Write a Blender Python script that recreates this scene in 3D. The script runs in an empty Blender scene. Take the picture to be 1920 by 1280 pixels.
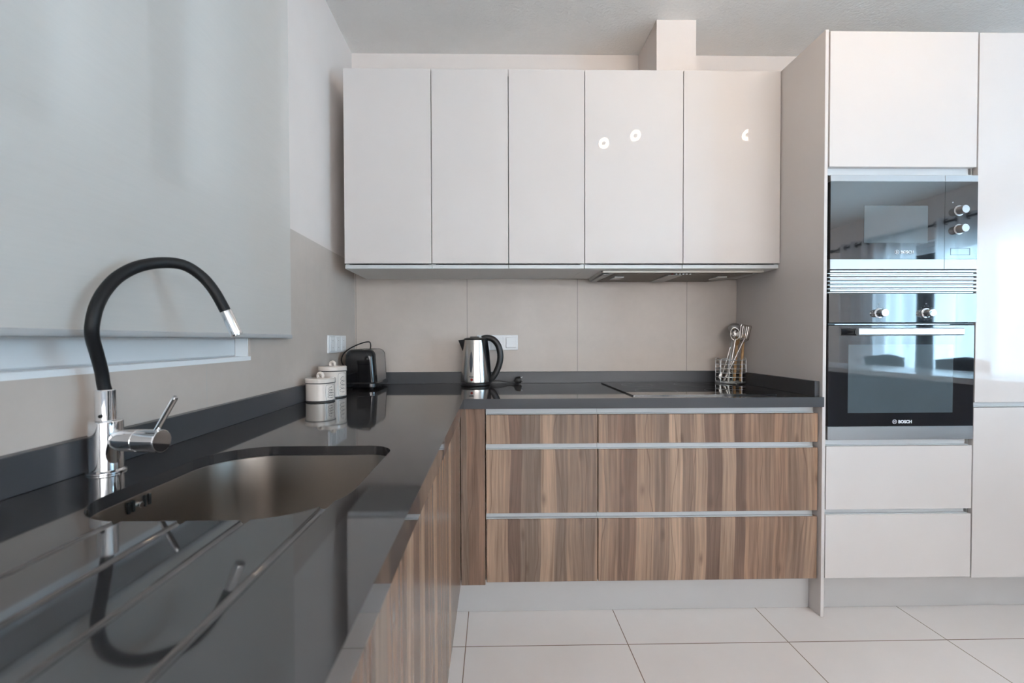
import bpy, bmesh, math, random
from mathutils import Vector, Matrix
random.seed(7)
PI = math.pi
SC = bpy.context.scene
COL = SC.collection

# ------------------------------------------------------------------ camera
cam = bpy.data.cameras.new('camera')
cam.sensor_fit = 'HORIZONTAL'
cam.sensor_width = 36.0
cam.lens = 802.52 / 1920 * 36
cam.shift_x = (960 - 936.9) / 1920
cam.shift_y = -(640 - 649.49) / 1920
cam.clip_start = 0.02
cam.dof.use_dof = True
cam.dof.focus_distance = 1.9
cam.dof.aperture_fstop = 4.5
camo = bpy.data.objects.new('camera', cam)
COL.objects.link(camo)
SC.camera = camo
yaw, pitch, roll = 0.0158, -0.0159, -0.0031
cy_, sy_, cp_, sp_ = math.cos(yaw), math.sin(yaw), math.cos(pitch), math.sin(pitch)
F = Vector((sy_*cp_, cy_*cp_, sp_)); R0 = Vector((cy_, -sy_, 0)); U0 = R0.cross(F)
R = R0*math.cos(roll) + U0*math.sin(roll); U = -R0*math.sin(roll) + U0*math.cos(roll)
M = Matrix((R, U, -F)).transposed().to_4x4()
M.translation = Vector((0.7418, -2.3156, 1.1322))
camo.matrix_world = M

# ------------------------------------------------------------------ view, world, daylight
SC.view_settings.view_transform = 'Standard'
SC.view_settings.look = 'None'
SC.view_settings.gamma = 1
SC.view_settings.use_curve_mapping = False
SC.view_settings.exposure = 0.17
w = bpy.data.worlds.new('sky')
SC.world = w
w.use_nodes = True
bg = w.node_tree.nodes['Background']
bg.inputs[0].default_value = (0.72, 0.86, 1.0, 1)
bg.inputs[1].default_value = 0.75

def area_light(name, loc, target, sx, sy, power, color):
    l = bpy.data.lights.new(name, 'AREA')
    l.shape = 'RECTANGLE'; l.size = sx; l.size_y = sy
    l.energy = power; l.color = color
    o = bpy.data.objects.new(name, l)
    COL.objects.link(o)
    o.location = loc
    o.rotation_euler = (Vector(target)-Vector(loc)).to_track_quat('-Z', 'Y').to_euler()
    return o

# daylight outside the two windows, plus frontal fill through an added rear one
area_light('daylight_terrace', (5.95, -3.15, 1.45), (0, -2.7, 1.2), 3.0, 2.4, 790, (0.53, 0.79, 1.0))
area_light('added_fill_rear', (2.55, -6.5, 1.75), (2.45, 0, 1.0), 4.6, 1.8, 640, (1.0, 0.925, 0.89))  # added fill from behind the viewer, lighting the cabinet fronts
area_light('daylight_kitchen', (-0.75, -1.9, 1.9), (1, -1.9, 1.6), 1.6, 1.2, 4, (0.86, 0.93, 1.0))

# ------------------------------------------------------------------ node materials
def newmat(name):
    m = bpy.data.materials.new(name); m.use_nodes = True
    return m, m.node_tree.nodes, m.node_tree.links, m.node_tree.nodes['Principled BSDF']

def pos(N):
    return N.new('ShaderNodeNewGeometry').outputs['Position']

def noise(N, L, vec, scale, detail=2, stretch=None, rough=0.5):
    if stretch:
        mp = N.new('ShaderNodeVectorMath'); mp.operation = 'MULTIPLY'
        L.new(vec, mp.inputs[0]); mp.inputs[1].default_value = stretch; vec = mp.outputs[0]
    n = N.new('ShaderNodeTexNoise'); n.inputs['Scale'].default_value = scale
    n.inputs['Detail'].default_value = detail; n.inputs['Roughness'].default_value = rough
    L.new(vec, n.inputs['Vector'])
    return n.outputs['Fac']

def ramp(N, L, fac, stops, interp='LINEAR'):
    r = N.new('ShaderNodeValToRGB'); r.color_ramp.interpolation = interp
    e = r.color_ramp.elements
    while len(e) < len(stops): e.new(0.5)
    for i, (p, c) in enumerate(stops):
        e[i].position = p; e[i].color = (*c, 1) if len(c) == 3 else c
    L.new(fac, r.inputs[0])
    return r.outputs[0]

def math_(N, L, op, a, b=None, c=None):
    n = N.new('ShaderNodeMath'); n.operation = op
    for i, v in enumerate((a, b, c)):
        if v is None: continue
        if isinstance(v, (int, float)): n.inputs[i].default_value = v
        else: L.new(v, n.inputs[i])
    return n.outputs[0]

def mixc(N, L, fac, a, b, mode='MIX'):
    n = N.new('ShaderNodeMix'); n.data_type = 'RGBA'; n.blend_type = mode
    for k, v in ((0, fac), (6, a), (7, b)):
        if isinstance(v, (int, float)): n.inputs[k].default_value = v
        elif isinstance(v, tuple): n.inputs[k].default_value = (*v, 1)
        else: L.new(v, n.inputs[k])
    return n.outputs[2]

def bump(N, L, P, h, strength, dist=0.003):
    b = N.new('ShaderNodeBump'); b.inputs['Strength'].default_value = strength
    b.inputs['Distance'].default_value = dist
    L.new(h, b.inputs['Height']); L.new(b.outputs[0], P.inputs['Normal'])

def plain(name, col, rough=0.5, metal=0.0, var=0.04, nscale=6, coat=0.0, spec=0.5, ior=None, bmp=0, bscale=200):
    m, N, L, P = newmat(name)
    n = noise(N, L, pos(N), nscale, 3)
    a = tuple(max(0, c*(1-var)) for c in col); b = tuple(min(1, c*(1+var)) for c in col)
    L.new(ramp(N, L, n, [(0.3, a), (0.7, b)]), P.inputs['Base Color'])
    P.inputs['Roughness'].default_value = rough; P.inputs['Metallic'].default_value = metal
    P.inputs['Specular IOR Level'].default_value = spec
    if ior: P.inputs['IOR'].default_value = ior
    if coat:
        P.inputs['Coat Weight'].default_value = coat; P.inputs['Coat Roughness'].default_value = 0.03
    if bmp: bump(N, L, P, noise(N, L, pos(N), bscale, 3), bmp)
    return m

def metal(name, col, rough, stretch=None, var=0.12):
    m, N, L, P = newmat(name)
    P.inputs['Base Color'].default_value = (*col, 1); P.inputs['Metallic'].default_value = 1
    n = noise(N, L, pos(N), 60, 3, stretch)
    rr = N.new('ShaderNodeMapRange'); L.new(n, rr.inputs[0])
    rr.inputs[3].default_value = rough*(1-var*2); rr.inputs[4].default_value = rough*(1+var*2)
    L.new(rr.outputs[0], P.inputs['Roughness'])
    return m

def emit(name, col, strength):
    m, N, L, P = newmat(name)
    P.inputs['Base Color'].default_value = (*col, 1)
    P.inputs['Emission Color'].default_value = (*col, 1)
    P.inputs['Emission Strength'].default_value = strength
    return m

def tiles(name, col, grout, ax, off, size, gw, rough, cloud=0.10, spec=0.5):
    """ax: two axis indices or one; joint lines where coordinate = off + k*size"""
    m, N, L, P = newmat(name)
    p = pos(N)
    sep = N.new('ShaderNodeSeparateXYZ'); L.new(p, sep.inputs[0])
    line = None
    for a, o in zip(ax, off):
        v = math_(N, L, 'SUBTRACT', sep.outputs[a], o - size/2)
        v = math_(N, L, 'DIVIDE', v, size)
        v = math_(N, L, 'FRACT', v)
        v = math_(N, L, 'SUBTRACT', v, 0.5)
        v = math_(N, L, 'ABSOLUTE', v)
        v = math_(N, L, 'LESS_THAN', v, gw/size/2)
        line = v if line is None else math_(N, L, 'MAXIMUM', line, v)
    n1 = noise(N, L, p, 2.3, 5, rough=0.6)
    n2 = noise(N, L, p, 30, 4)
    lo = tuple(c*(1-cloud) for c in col); hi = tuple(c*(1+cloud) for c in col)
    c = ramp(N, L, n1, [(0.3, lo), (0.7, hi)])
    c = mixc(N, L, 0.12, c, ramp(N, L, n2, [(0.3, lo), (0.7, hi)]))
    L.new(mixc(N, L, line, c, grout), P.inputs['Base Color'])
    P.inputs['Roughness'].default_value = rough
    P.inputs['Specular IOR Level'].default_value = spec
    h = math_(N, L, 'MULTIPLY', line, -1.0)
    bump(N, L, P, h, 0.5, 0.001)
    return m

def wood(name, gloss=0.26):
    m, N, L, P = newmat(name)
    p = pos(N)
    sep = N.new('ShaderNodeSeparateXYZ'); L.new(p, sep.inputs[0])
    s = math_(N, L, 'ADD', sep.outputs[0], sep.outputs[1])
    # every front gets its own stretch of veneer
    oi = N.new('ShaderNodeObjectInfo')
    s = math_(N, L, 'ADD', s, math_(N, L, 'MULTIPLY', oi.outputs['Random'], 0.02))
    z = sep.outputs[2]
    def vec(a, zsc, extra=0.0):
        cb = N.new('ShaderNodeCombineXYZ')
        L.new(a, cb.inputs[0]); L.new(math_(N, L, 'MULTIPLY', z, zsc), cb.inputs[1]); cb.inputs[2].default_value = extra
        return cb.outputs[0]
    wob = noise(N, L, vec(s, 0.30, 3.1), 6, 1)
    sw = math_(N, L, 'ADD', s, math_(N, L, 'MULTIPLY', math_(N, L, 'SUBTRACT', wob, 0.5), 0.05))
    # broad strips, a few centimetres wide, each with its own tone and a crisp edge
    cell = math_(N, L, 'MULTIPLY', sw, 17.5)
    vo = N.new('ShaderNodeTexVoronoi'); vo.voronoi_dimensions = '1D'; vo.inputs['Scale'].default_value = 1.0
    L.new(cell, vo.inputs['W'])
    sc = N.new('ShaderNodeSeparateColor'); L.new(vo.outputs['Color'], sc.inputs[0])
    base = ramp(N, L, sc.outputs[0], [(0.0, (0.165, 0.104, 0.078)), (0.3, (0.270, 0.172, 0.122)), (0.55, (0.200, 0.145, 0.112)),
                                      (0.78, (0.320, 0.218, 0.158)), (1.0, (0.42, 0.298, 0.220))])
    mid = noise(N, L, vec(sw, 0.028, 7.7), 75, 4, rough=0.6)
    base = mixc(N, L, 0.9, base, ramp(N, L, mid, [(0.30, (0.30, 0.28, 0.26)), (0.5, (0.5, 0.5, 0.5)), (0.72, (0.80, 0.76, 0.72))]), 'OVERLAY')
    fine = noise(N, L, vec(s, 0.006, 1.3), 620, 3, rough=0.7)
    base = mixc(N, L, 0.45, base, ramp(N, L, fine, [(0.3, (0.36, 0.36, 0.36)), (0.7, (0.62, 0.62, 0.62))]), 'OVERLAY')
    # thin dark veins that wander
    w2 = noise(N, L, vec(s, 0.35, 11.0), 5, 2)
    v = math_(N, L, 'ADD', math_(N, L, 'MULTIPLY', sw, 11.0), math_(N, L, 'MULTIPLY', w2, 1.6))
    v = math_(N, L, 'ABSOLUTE', math_(N, L, 'SUBTRACT', math_(N, L, 'FRACT', v), 0.5))
    vein = ramp(N, L, v, [(0.0, (1, 1, 1)), (0.035, (0, 0, 0))])
    vm = math_(N, L, 'MULTIPLY', vein, 0.65)
    base = mixc(N, L, vm, base, (0.115, 0.072, 0.052))
    # knots
    kn = N.new('ShaderNodeTexVoronoi'); kn.inputs['Scale'].default_value = 1.0; kn.voronoi_dimensions = '2D'
    cb = N.new('ShaderNodeCombineXYZ'); L.new(math_(N, L, 'MULTIPLY', sw, 7.0), cb.inputs[0]); L.new(math_(N, L, 'MULTIPLY', z, 2.3), cb.inputs[1])
    L.new(cb.outputs[0], kn.inputs['Vector'])
    kf = ramp(N, L, kn.outputs['Distance'], [(0.0, (0.7, 0.7, 0.7)), (0.085, (0, 0, 0))])
    base = mixc(N, L, kf, base, (0.10, 0.062, 0.045))
    base = mixc(N, L, 1.0, base, (0.98, 0.930, 0.885), 'MULTIPLY')
    L.new(base, P.inputs['Base Color'])
    P.inputs['Roughness'].default_value = gloss
    bump(N, L, P, fine, 0.06, 0.0006)
    return m

MAT = {}
MAT['wall'] = plain('wall_paint', (0.77, 0.695, 0.655), 0.85, var=0.015, bmp=0.15, bscale=260)
MAT['wall_room'] = plain('wall_paint_room', (0.74, 0.70, 0.68), 0.85, var=0.015)
MAT['ceiling'] = plain('ceiling_roughcast', (0.86, 0.82, 0.785), 0.9, var=0.02, bmp=1.0, bscale=75)
MAT['reveal'] = plain('white_reveal_paint', (0.80, 0.81, 0.82), 0.6, var=0.01)
MAT['tile_back'] = tiles('wall_tile_back', (0.545, 0.470, 0.418), (0.27, 0.235, 0.205), (0,), (0.6034,), 0.597, 0.003, 0.42)
MAT['tile_left'] = tiles('wall_tile_left', (0.545, 0.470, 0.418), (0.50, 0.46, 0.42), (1,), (-0.5965,), 0.600, 0.003, 0.42)
MAT['floor'] = tiles('floor_tile', (0.87, 0.80, 0.765), (0.30, 0.215, 0.165), (0, 1), (0.6374, -0.7512), 0.6023, 0.0035, 0.22, cloud=0.03)
MAT['white_gloss'] = plain('white_gloss_lacquer', (0.655, 0.608, 0.585), 0.022, var=0.006, spec=0.33)
MAT['white_matt'] = plain('white_melamine', (0.70, 0.685, 0.665), 0.38, var=0.01)
MAT['rail'] = plain('pale_grip_profile', (0.60, 0.61, 0.62), 0.33, var=0.01)
MAT['plinth'] = plain('plinth_white', (0.52, 0.50, 0.49), 0.35, var=0.015)
MAT['wood'] = wood('striped_walnut_veneer')
MAT['stone'] = plain('dark_grey_quartz', (0.033, 0.031, 0.0325), 0.05, var=0.03, nscale=420, spec=0.85, ior=1.72)
MAT['stone_honed'] = plain('dark_grey_quartz_honed', (0.055, 0.055, 0.060), 0.32, var=0.03, nscale=420, spec=0.4)
MAT['steel_sink'] = metal('sink_brushed_steel', (0.46, 0.42, 0.385), 0.28, (0.15, 0.15, 3.0), var=0.02)
MAT['chrome'] = metal('chrome', (0.80, 0.80, 0.81), 0.05)
MAT['steel'] = metal('brushed_steel', (0.44, 0.43, 0.43), 0.42, (0.03, 1.0, 8.0), var=0.06)
MAT['steel_kettle'] = metal('kettle_steel', (0.56, 0.52, 0.49), 0.22, (4, 4, 0.2))
MAT['alu'] = metal('satin_aluminium', (0.72, 0.73, 0.74), 0.36, var=0.02)
MAT['rubber'] = plain('black_rubber', (0.008, 0.008, 0.009), 0.5, var=0.1, spec=0.3)
MAT['black_gloss'] = plain('black_gloss_plastic', (0.008, 0.008, 0.009), 0.08, var=0.1)
MAT['black'] = plain('black_plastic', (0.014, 0.013, 0.013), 0.38, var=0.1)
MAT['dark'] = plain('dark_void', (0.01, 0.01, 0.01), 0.8, var=0.1)
MAT['glass_black'] = plain('black_appliance_glass', (0.010, 0.010, 0.013), 0.03, var=0.05, spec=0.5, ior=2.15)
MAT['glass_window'] = plain('grey_door_window_glass', (0.075, 0.100, 0.115), 0.03, var=0.05, spec=0.5, ior=2.2)
MAT['hob'] = plain('hob_glass', (0.006, 0.006, 0.007), 0.03, var=0.1, spec=0.7)
MAT['print_white'] = plain('white_print', (0.75, 0.77, 0.80), 0.5, var=0.01)
MAT['print_grey'] = plain('grey_print', (0.25, 0.25, 0.26), 0.5, var=0.01)
MAT['ceramic'] = plain('cream_ceramic', (0.72, 0.64, 0.58), 0.14, var=0.02)
MAT['ink'] = plain('dark_glaze_line', (0.03, 0.028, 0.03), 0.3, var=0.05)
MAT['socket'] = plain('socket_white', (0.78, 0.77, 0.77), 0.3, var=0.01)
MAT['socket_grey'] = plain('socket_contact_grey', (0.22, 0.21, 0.21), 0.5, var=0.02)
MAT['spoon_wood'] = plain('beech_wood', (0.50, 0.29, 0.13), 0.5, var=0.18, nscale=40)
MAT['red'] = plain('red_lens', (0.22, 0.012, 0.008), 0.25, var=0.05)
MAT['gauge'] = plain('smoked_gauge', (0.05, 0.055, 0.07), 0.30, var=0.1)
MAT['filter'] = plain('hood_filter_mesh', (0.19, 0.165, 0.14), 0.45, metal=0.4, var=0.2, nscale=300, bmp=0.5, bscale=900)
MAT['hood_grey'] = plain('hood_grey_enamel', (0.36, 0.35, 0.34), 0.35, var=0.03)
MAT['cream'] = plain('hood_cream_lip', (0.66, 0.60, 0.53), 0.35, var=0.02)
MAT['lamp_glass'] = plain('frosted_lamp_cover', (0.55, 0.55, 0.55), 0.2, var=0.02)
MAT['pvc'] = plain('white_window_frame', (0.70, 0.71, 0.72), 0.3, var=0.01)
MAT['teal'] = plain('dark_bar_panel', (0.03, 0.032, 0.034), 0.30, var=0.08)
MAT['bar_white'] = plain('white_bar_top', (0.78, 0.80, 0.82), 0.15, var=0.01)
MAT['cushion'] = plain('charcoal_cushion', (0.03, 0.05, 0.06), 0.85, var=0.2)
MAT['bar_grey'] = plain('blind_bar_grey', (0.42, 0.42, 0.42), 0.35, var=0.01)
MAT['rod'] = plain('dark_bronze', (0.03, 0.03, 0.035), 0.35, metal=0.6)
MAT['lamp_ring'] = emit('lit_lamp_ring', (1.0, 0.76, 0.50), 130)

def glassy():
    m, N, L, P = newmat('clear_pane')
    out = [n for n in N if n.type == 'OUTPUT_MATERIAL'][0]
    tr = N.new('ShaderNodeBsdfTransparent'); tr.inputs[0].default_value = (0.93, 0.96, 0.97, 1)
    gl = N.new('ShaderNodeBsdfGlossy'); gl.inputs['Roughness'].default_value = 0.02
    fr = N.new('ShaderNodeFresnel'); fr.inputs[0].default_value = 1.45
    mx = N.new('ShaderNodeMixShader')
    L.new(fr.outputs[0], mx.inputs[0]); L.new(tr.outputs[0], mx.inputs[1]); L.new(gl.outputs[0], mx.inputs[2])
    L.new(mx.outputs[0], out.inputs[0])
    return m
MAT['pane'] = glassy()

def sheer(name, col, transp, transl, lines=0.0):
    m, N, L, P = newmat(name)
    out = [n for n in N if n.type == 'OUTPUT_MATERIAL'][0]
    df = N.new('ShaderNodeBsdfDiffuse'); tl = N.new('ShaderNodeBsdfTranslucent'); tr = N.new('ShaderNodeBsdfTransparent')
    p = pos(N)
    n = noise(N, L, p, 14, 4, (1, 0.6, 22))
    c = ramp(N, L, n, [(0.3, tuple(x*0.975 for x in col)), (0.7, col)])
    L.new(c, df.inputs[0]); L.new(c, tl.inputs[0])
    a = N.new('ShaderNodeMixShader'); a.inputs[0].default_value = transl
    L.new(df.outputs[0], a.inputs[1]); L.new(tl.outputs[0], a.inputs[2])
    b = N.new('ShaderNodeMixShader'); b.inputs[0].default_value = transp
    L.new(a.outputs[0], b.inputs[1]); L.new(tr.outputs[0], b.inputs[2])
    L.new(b.outputs[0], out.inputs[0])
    return m
MAT['blind'] = sheer('roller_blind_screen_fabric', (0.76, 0.72, 0.675), 0.18, 0.22)
MAT['sheer'] = sheer('sheer_white_curtain', (0.90, 0.91, 0.93), 0.14, 0.70)

# ------------------------------------------------------------------ geometry helpers
def box(bm, x0, x1, y0, y1, z0, z1, bev=0.0, seg=1):
    r = bmesh.ops.create_cube(bm, size=1)
    vs = r['verts']
    bmesh.ops.transform(bm, matrix=Matrix.Translation(((x0+x1)/2, (y0+y1)/2, (z0+z1)/2)) @ Matrix.Diagonal((abs(x1-x0), abs(y1-y0), abs(z1-z0), 1)), verts=vs)
    if bev:
        es = list({e for v in vs for e in v.link_edges})
        bmesh.ops.bevel(bm, geom=es, offset=bev, segments=seg, affect='EDGES', profile=0.5)
    return bm

def B(): return bmesh.new()
def bx(*a, **k): return box(B(), *a, **k)

def frame_of(d):
    d = d.normalized()
    a = Vector((0, 0, 1)) if abs(d.z) < 0.95 else Vector((1, 0, 0))
    u = d.cross(a).normalized(); return u, d.cross(u).normalized()

def tube(bm, pts, rad, n=16, cap=True, closed=False):
    pts = [Vector(p) for p in pts]
    if isinstance(rad, (int, float)): rad = [rad]*len(pts)
    rings = []; u = None
    K = len(pts)
    for i, p in enumerate(pts):
        if closed: d = pts[(i+1) % K] - pts[i-1]
        else: d = pts[min(i+1, K-1)] - pts[max(i-1, 0)]
        d.normalize()
        if u is None: u, v = frame_of(d)
        else:
            u = (u - d*u.dot(d)).normalized(); v = d.cross(u)
        rings.append([bm.verts.new(p + (u*math.cos(2*PI*k/n) + v*math.sin(2*PI*k/n))*rad[i]) for k in range(n)])
    for i in range(K if closed else K-1):
        a, b = rings[i], rings[(i+1) % K]
        sh = 0
        if closed and i == K-1:
            sh = min(range(n), key=lambda s: (a[0].co-b[s].co).length)
        for k in range(n): bm.faces.new((a[k], a[(k+1) % n], b[(k+1+sh) % n], b[(k+sh) % n]))
    if cap and not closed:
        bm.faces.new(rings[0][::-1]); bm.faces.new(rings[-1])
    bmesh.ops.recalc_face_normals(bm, faces=bm.faces)
    return bm

def cyl(bm, a, b, r0, r1=None, n=32, bev=0.0):
    a, b = Vector(a), Vector(b); r1 = r0 if r1 is None else r1
    if bev:
        d = (b-a).normalized()
        return tube(bm, [a, a+d*bev*0.3, a+d*bev, b-d*bev, b-d*bev*0.3, b], [r0-bev, r0-bev*0.3, r0, r1, r1-bev*0.3, r1-bev], n)
    return tube(bm, [a, b], [r0, r1], n)

def smooth_path(pts, sub=8):
    P = [Vector(p) for p in pts]; out = []
    for i in range(len(P)-1):
        p0, p1, p2, p3 = P[max(i-1, 0)], P[i], P[i+1], P[min(i+2, len(P)-1)]
        for k in range(sub):
            t = k/sub
            out.append(0.5*((2*p1)+(p2-p0)*t+(2*p0-5*p1+4*p2-p3)*t*t+(3*p1-p0-3*p2+p3)*t**3))
    out.append(P[-1]); return out

def lathe(bm, prof, c=(0, 0), n=48):
    """prof: list of (r, z); closed solid of revolution about vertical axis at c"""
    rings = []
    for r, z in prof:
        if r < 1e-5: rings.append([bm.verts.new((c[0], c[1], z))])
        else: rings.append([bm.verts.new((c[0]+r*math.cos(2*PI*k/n), c[1]+r*math.sin(2*PI*k/n), z)) for k in range(n)])
    for a, b in zip(rings, rings[1:]):
        for k in range(n):
            if len(a) == 1 and len(b) == 1: continue
            if len(a) == 1: bm.faces.new((a[0], b[k], b[(k+1) % n]))
            elif len(b) == 1: bm.faces.new((a[k], a[(k+1) % n], b[0]))
            else: bm.faces.new((a[k], a[(k+1) % n], b[(k+1) % n], b[k]))
    bmesh.ops.recalc_face_normals(bm, faces=bm.faces)
    return bm

def rrect(x0, x1, y0, y1, r, n=8):
    """rounded rectangle, ccw; r single or four (x1y1, x0y1, x0y0, x1y0)"""
    if isinstance(r, (int, float)): r = (r,)*4
    out = []
    for (cx, cy, a0, rr) in ((x1-r[0], y1-r[0], 0, r[0]), (x0+r[1], y1-r[1], PI/2, r[1]), (x0+r[2], y0+r[2], PI, r[2]), (x1-r[3], y0+r[3], 1.5*PI, r[3])):
        for k in range(n+1):
            a = a0 + PI/2*k/n; out.append((cx+rr*math.cos(a), cy+rr*math.sin(a)))
    return out

def prism(bm, poly, z0, z1, f=lambda x, y, z: (x, y, z)):
    a = [bm.verts.new(f(x, y, z0)) for x, y in poly]; b = [bm.verts.new(f(x, y, z1)) for x, y in poly]
    n = len(poly)
    for k in range(n): bm.faces.new((a[k], a[(k+1) % n], b[(k+1) % n], b[k]))
    bm.faces.new(a[::-1]); bm.faces.new(b)
    bmesh.ops.recalc_face_normals(bm, faces=bm.faces)
    return bm

def loft(bm, rings, cap0=True, cap1=True):
    R_ = [[bm.verts.new(p) for p in r] for r in rings]; n = len(R_[0])
    for a, b in zip(R_, R_[1:]):
        for k in range(n): bm.faces.new((a[k], a[(k+1) % n], b[(k+1) % n], b[k]))
    if cap0: bm.faces.new(R_[0][::-1])
    if cap1: bm.faces.new(R_[-1])
    bmesh.ops.recalc_face_normals(bm, faces=bm.faces)
    return bm

def wloc(o):
    v = Vector((0, 0, 0))
    while o is not None: v += Vector(o.location); o = o.parent
    return v

def obj(name, bm, mat, parent=None, smooth=True, label=None, kind=None, bevel=0.0):
    me = bpy.data.meshes.new(name)
    if parent is not None:
        bmesh.ops.translate(bm, vec=-wloc(parent), verts=bm.verts)
    bm.normal_update()
    for e in bm.edges:
        if len(e.link_faces) == 2:
            f0, f1 = e.link_faces; an = e.calc_face_angle(0); a0, a1 = sorted((f0.calc_area(), f1.calc_area()))
            e.smooth = an < math.radians(31) and not (an > math.radians(6) and a1 > 14*a0)
    for f in bm.faces: f.smooth = smooth
    bm.to_mesh(me); bm.free()
    mats = mat if isinstance(mat, (list, tuple)) else [mat]
    for q in mats: me.materials.append(MAT[q])
    o = bpy.data.objects.new(name, me); COL.objects.link(o)
    if parent is not None: o.parent = parent
    if label: o['label'] = label
    if kind: o['kind'] = kind
    if bevel:
        md = o.modifiers.new('bevel', 'BEVEL'); md.width = bevel; md.segments = 2; md.limit_method = 'ANGLE'; md.angle_limit = math.radians(50)
    return o

def thing(name, label, cat, loc=(0, 0, 0), group=None):
    o = bpy.data.objects.new(name, None); o.empty_display_size = 0.05
    COL.objects.link(o); o.location = loc; o['label'] = label; o['category'] = cat
    if group: o['group'] = group
    return o

def tag(o, label, cat, group=None):
    o['label'] = label; o['category'] = cat
    if group: o['group'] = group
    return o

def struct(name, bm, mat, parent=None, **k):
    return obj(name, bm, mat, parent, kind=None if parent else 'structure', **k)

def dup(root, loc, label, group=None):
    r = root.copy(); COL.objects.link(r); r.location = loc; r['label'] = label
    if group: r['group'] = group
    for ch in list(root.children):
        c = ch.copy(); COL.objects.link(c); c.parent = r
        for g in ch.children:
            d = g.copy(); COL.objects.link(d); d.parent = c
    return r

def text_bm(s, size, origin, xdir, updir, depth=0.0006, offset=0.0):
    cu = bpy.data.curves.new('t', 'FONT'); cu.body = s; cu.size = size; cu.extrude = depth/2; cu.offset = offset
    cu.align_x = 'LEFT'; cu.resolution_u = 4
    o = bpy.data.objects.new('t', cu); COL.objects.link(o)
    dg = bpy.context.evaluated_depsgraph_get()
    me = bpy.data.meshes.new_from_object(o.evaluated_get(dg))
    bm = B(); bm.from_mesh(me)
    x, u = Vector(xdir).normalized(), Vector(updir).normalized(); n = x.cross(u)
    Mx = Matrix((x, u, n)).transposed().to_4x4(); Mx.translation = Vector(origin)
    bmesh.ops.transform(bm, matrix=Mx, verts=bm.verts)
    bpy.data.objects.remove(o); bpy.data.curves.remove(cu); bpy.data.meshes.remove(me)
    return bm

CZ = 0.8984      # worktop surface
CEIL = 2.665
XR, YB = 5.5, -6.0

# ------------------------------------------------------------------ room shell
struct('floor', bx(-0.3, XR+0.3, YB-0.3, 0.25, -0.1, 0.0), 'floor', smooth=False)
struct('ceiling', bx(-0.3, XR+0.3, YB-0.3, 0.25, CEIL, CEIL+0.12), 'ceiling', smooth=False)
struct('wall_back', bx(-0.25, XR+0.25, 0.008, 0.25, 0, CEIL), 'wall', smooth=False)
WY0, WY1, WZ0, WZ1 = -2.55, -0.9937, 1.084, 2.34     # kitchen window opening
b = B()
box(b, -0.25, -0.008, WY1, 0.008, 0, CEIL)
box(b, -0.25, -0.008, YB, WY0, 0, CEIL)
box(b, -0.25, -0.008, WY0, WY1, 0, WZ0-0.012)
box(b, -0.25, -0.008, WY0, WY1, WZ1, CEIL)
struct('wall_left', b, 'wall', smooth=False)
# right wall with the terrace window
TY0, TY1, TZ0, TZ1 = -4.15, -2.0, 0.1, 2.2
b = B()
box(b, XR, XR+0.25, TY1, 0.008, 0, CEIL)
box(b, XR, XR+0.25, YB, TY0, 0, CEIL)
box(b, XR, XR+0.25, TY0, TY1, 0, TZ0)
box(b, XR, XR+0.25, TY0, TY1, TZ1, CEIL)
struct('wall_right', b, 'wall_room', smooth=False)
GX0, GX1 = 0.35, 4.8  # opening of the added rear window, sized to let frontal fill in
GZ0, GZ1 = 0.95, 2.35
b = B()
box(b, -0.25, GX0, YB-0.25, YB, 0, CEIL)
box(b, GX1, XR+0.25, YB-0.25, YB, 0, CEIL)
box(b, GX0, GX1, YB-0.25, YB, 0, GZ0)
box(b, GX0, GX1, YB-0.25, YB, GZ1, CEIL)
struct('wall_front', b, 'wall_room', smooth=False)

# wall tiling above the worktop
struct('trim_1', bx(-0.0, 2.07, -0.0, 0.008, 0.86, 1.5425), 'tile_back', smooth=False)
b = B()
box(b, -0.008, 0.0, WY1, 0.0, 0.86, 1.5425)
box(b, -0.008, 0.0, -2.62, WY1, 0.86, WZ0-0.012)
struct('trim_2', b, 'tile_left', smooth=False)
struct('trim_3', bx(1.5332, 1.724, -0.2486, 0.008, 2.3605, CEIL), 'wall', smooth=False)   # boxed duct above the wall units
b = B()
box(b, -0.2495, 0.0005, WY0, WY1, WZ0-0.012, WZ0)            # sill board
box(b, -0.044, -0.0075, WY1-0.004, WY1, WZ0, WZ1)
struct('trim_4', b, 'reveal', smooth=False)

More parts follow.
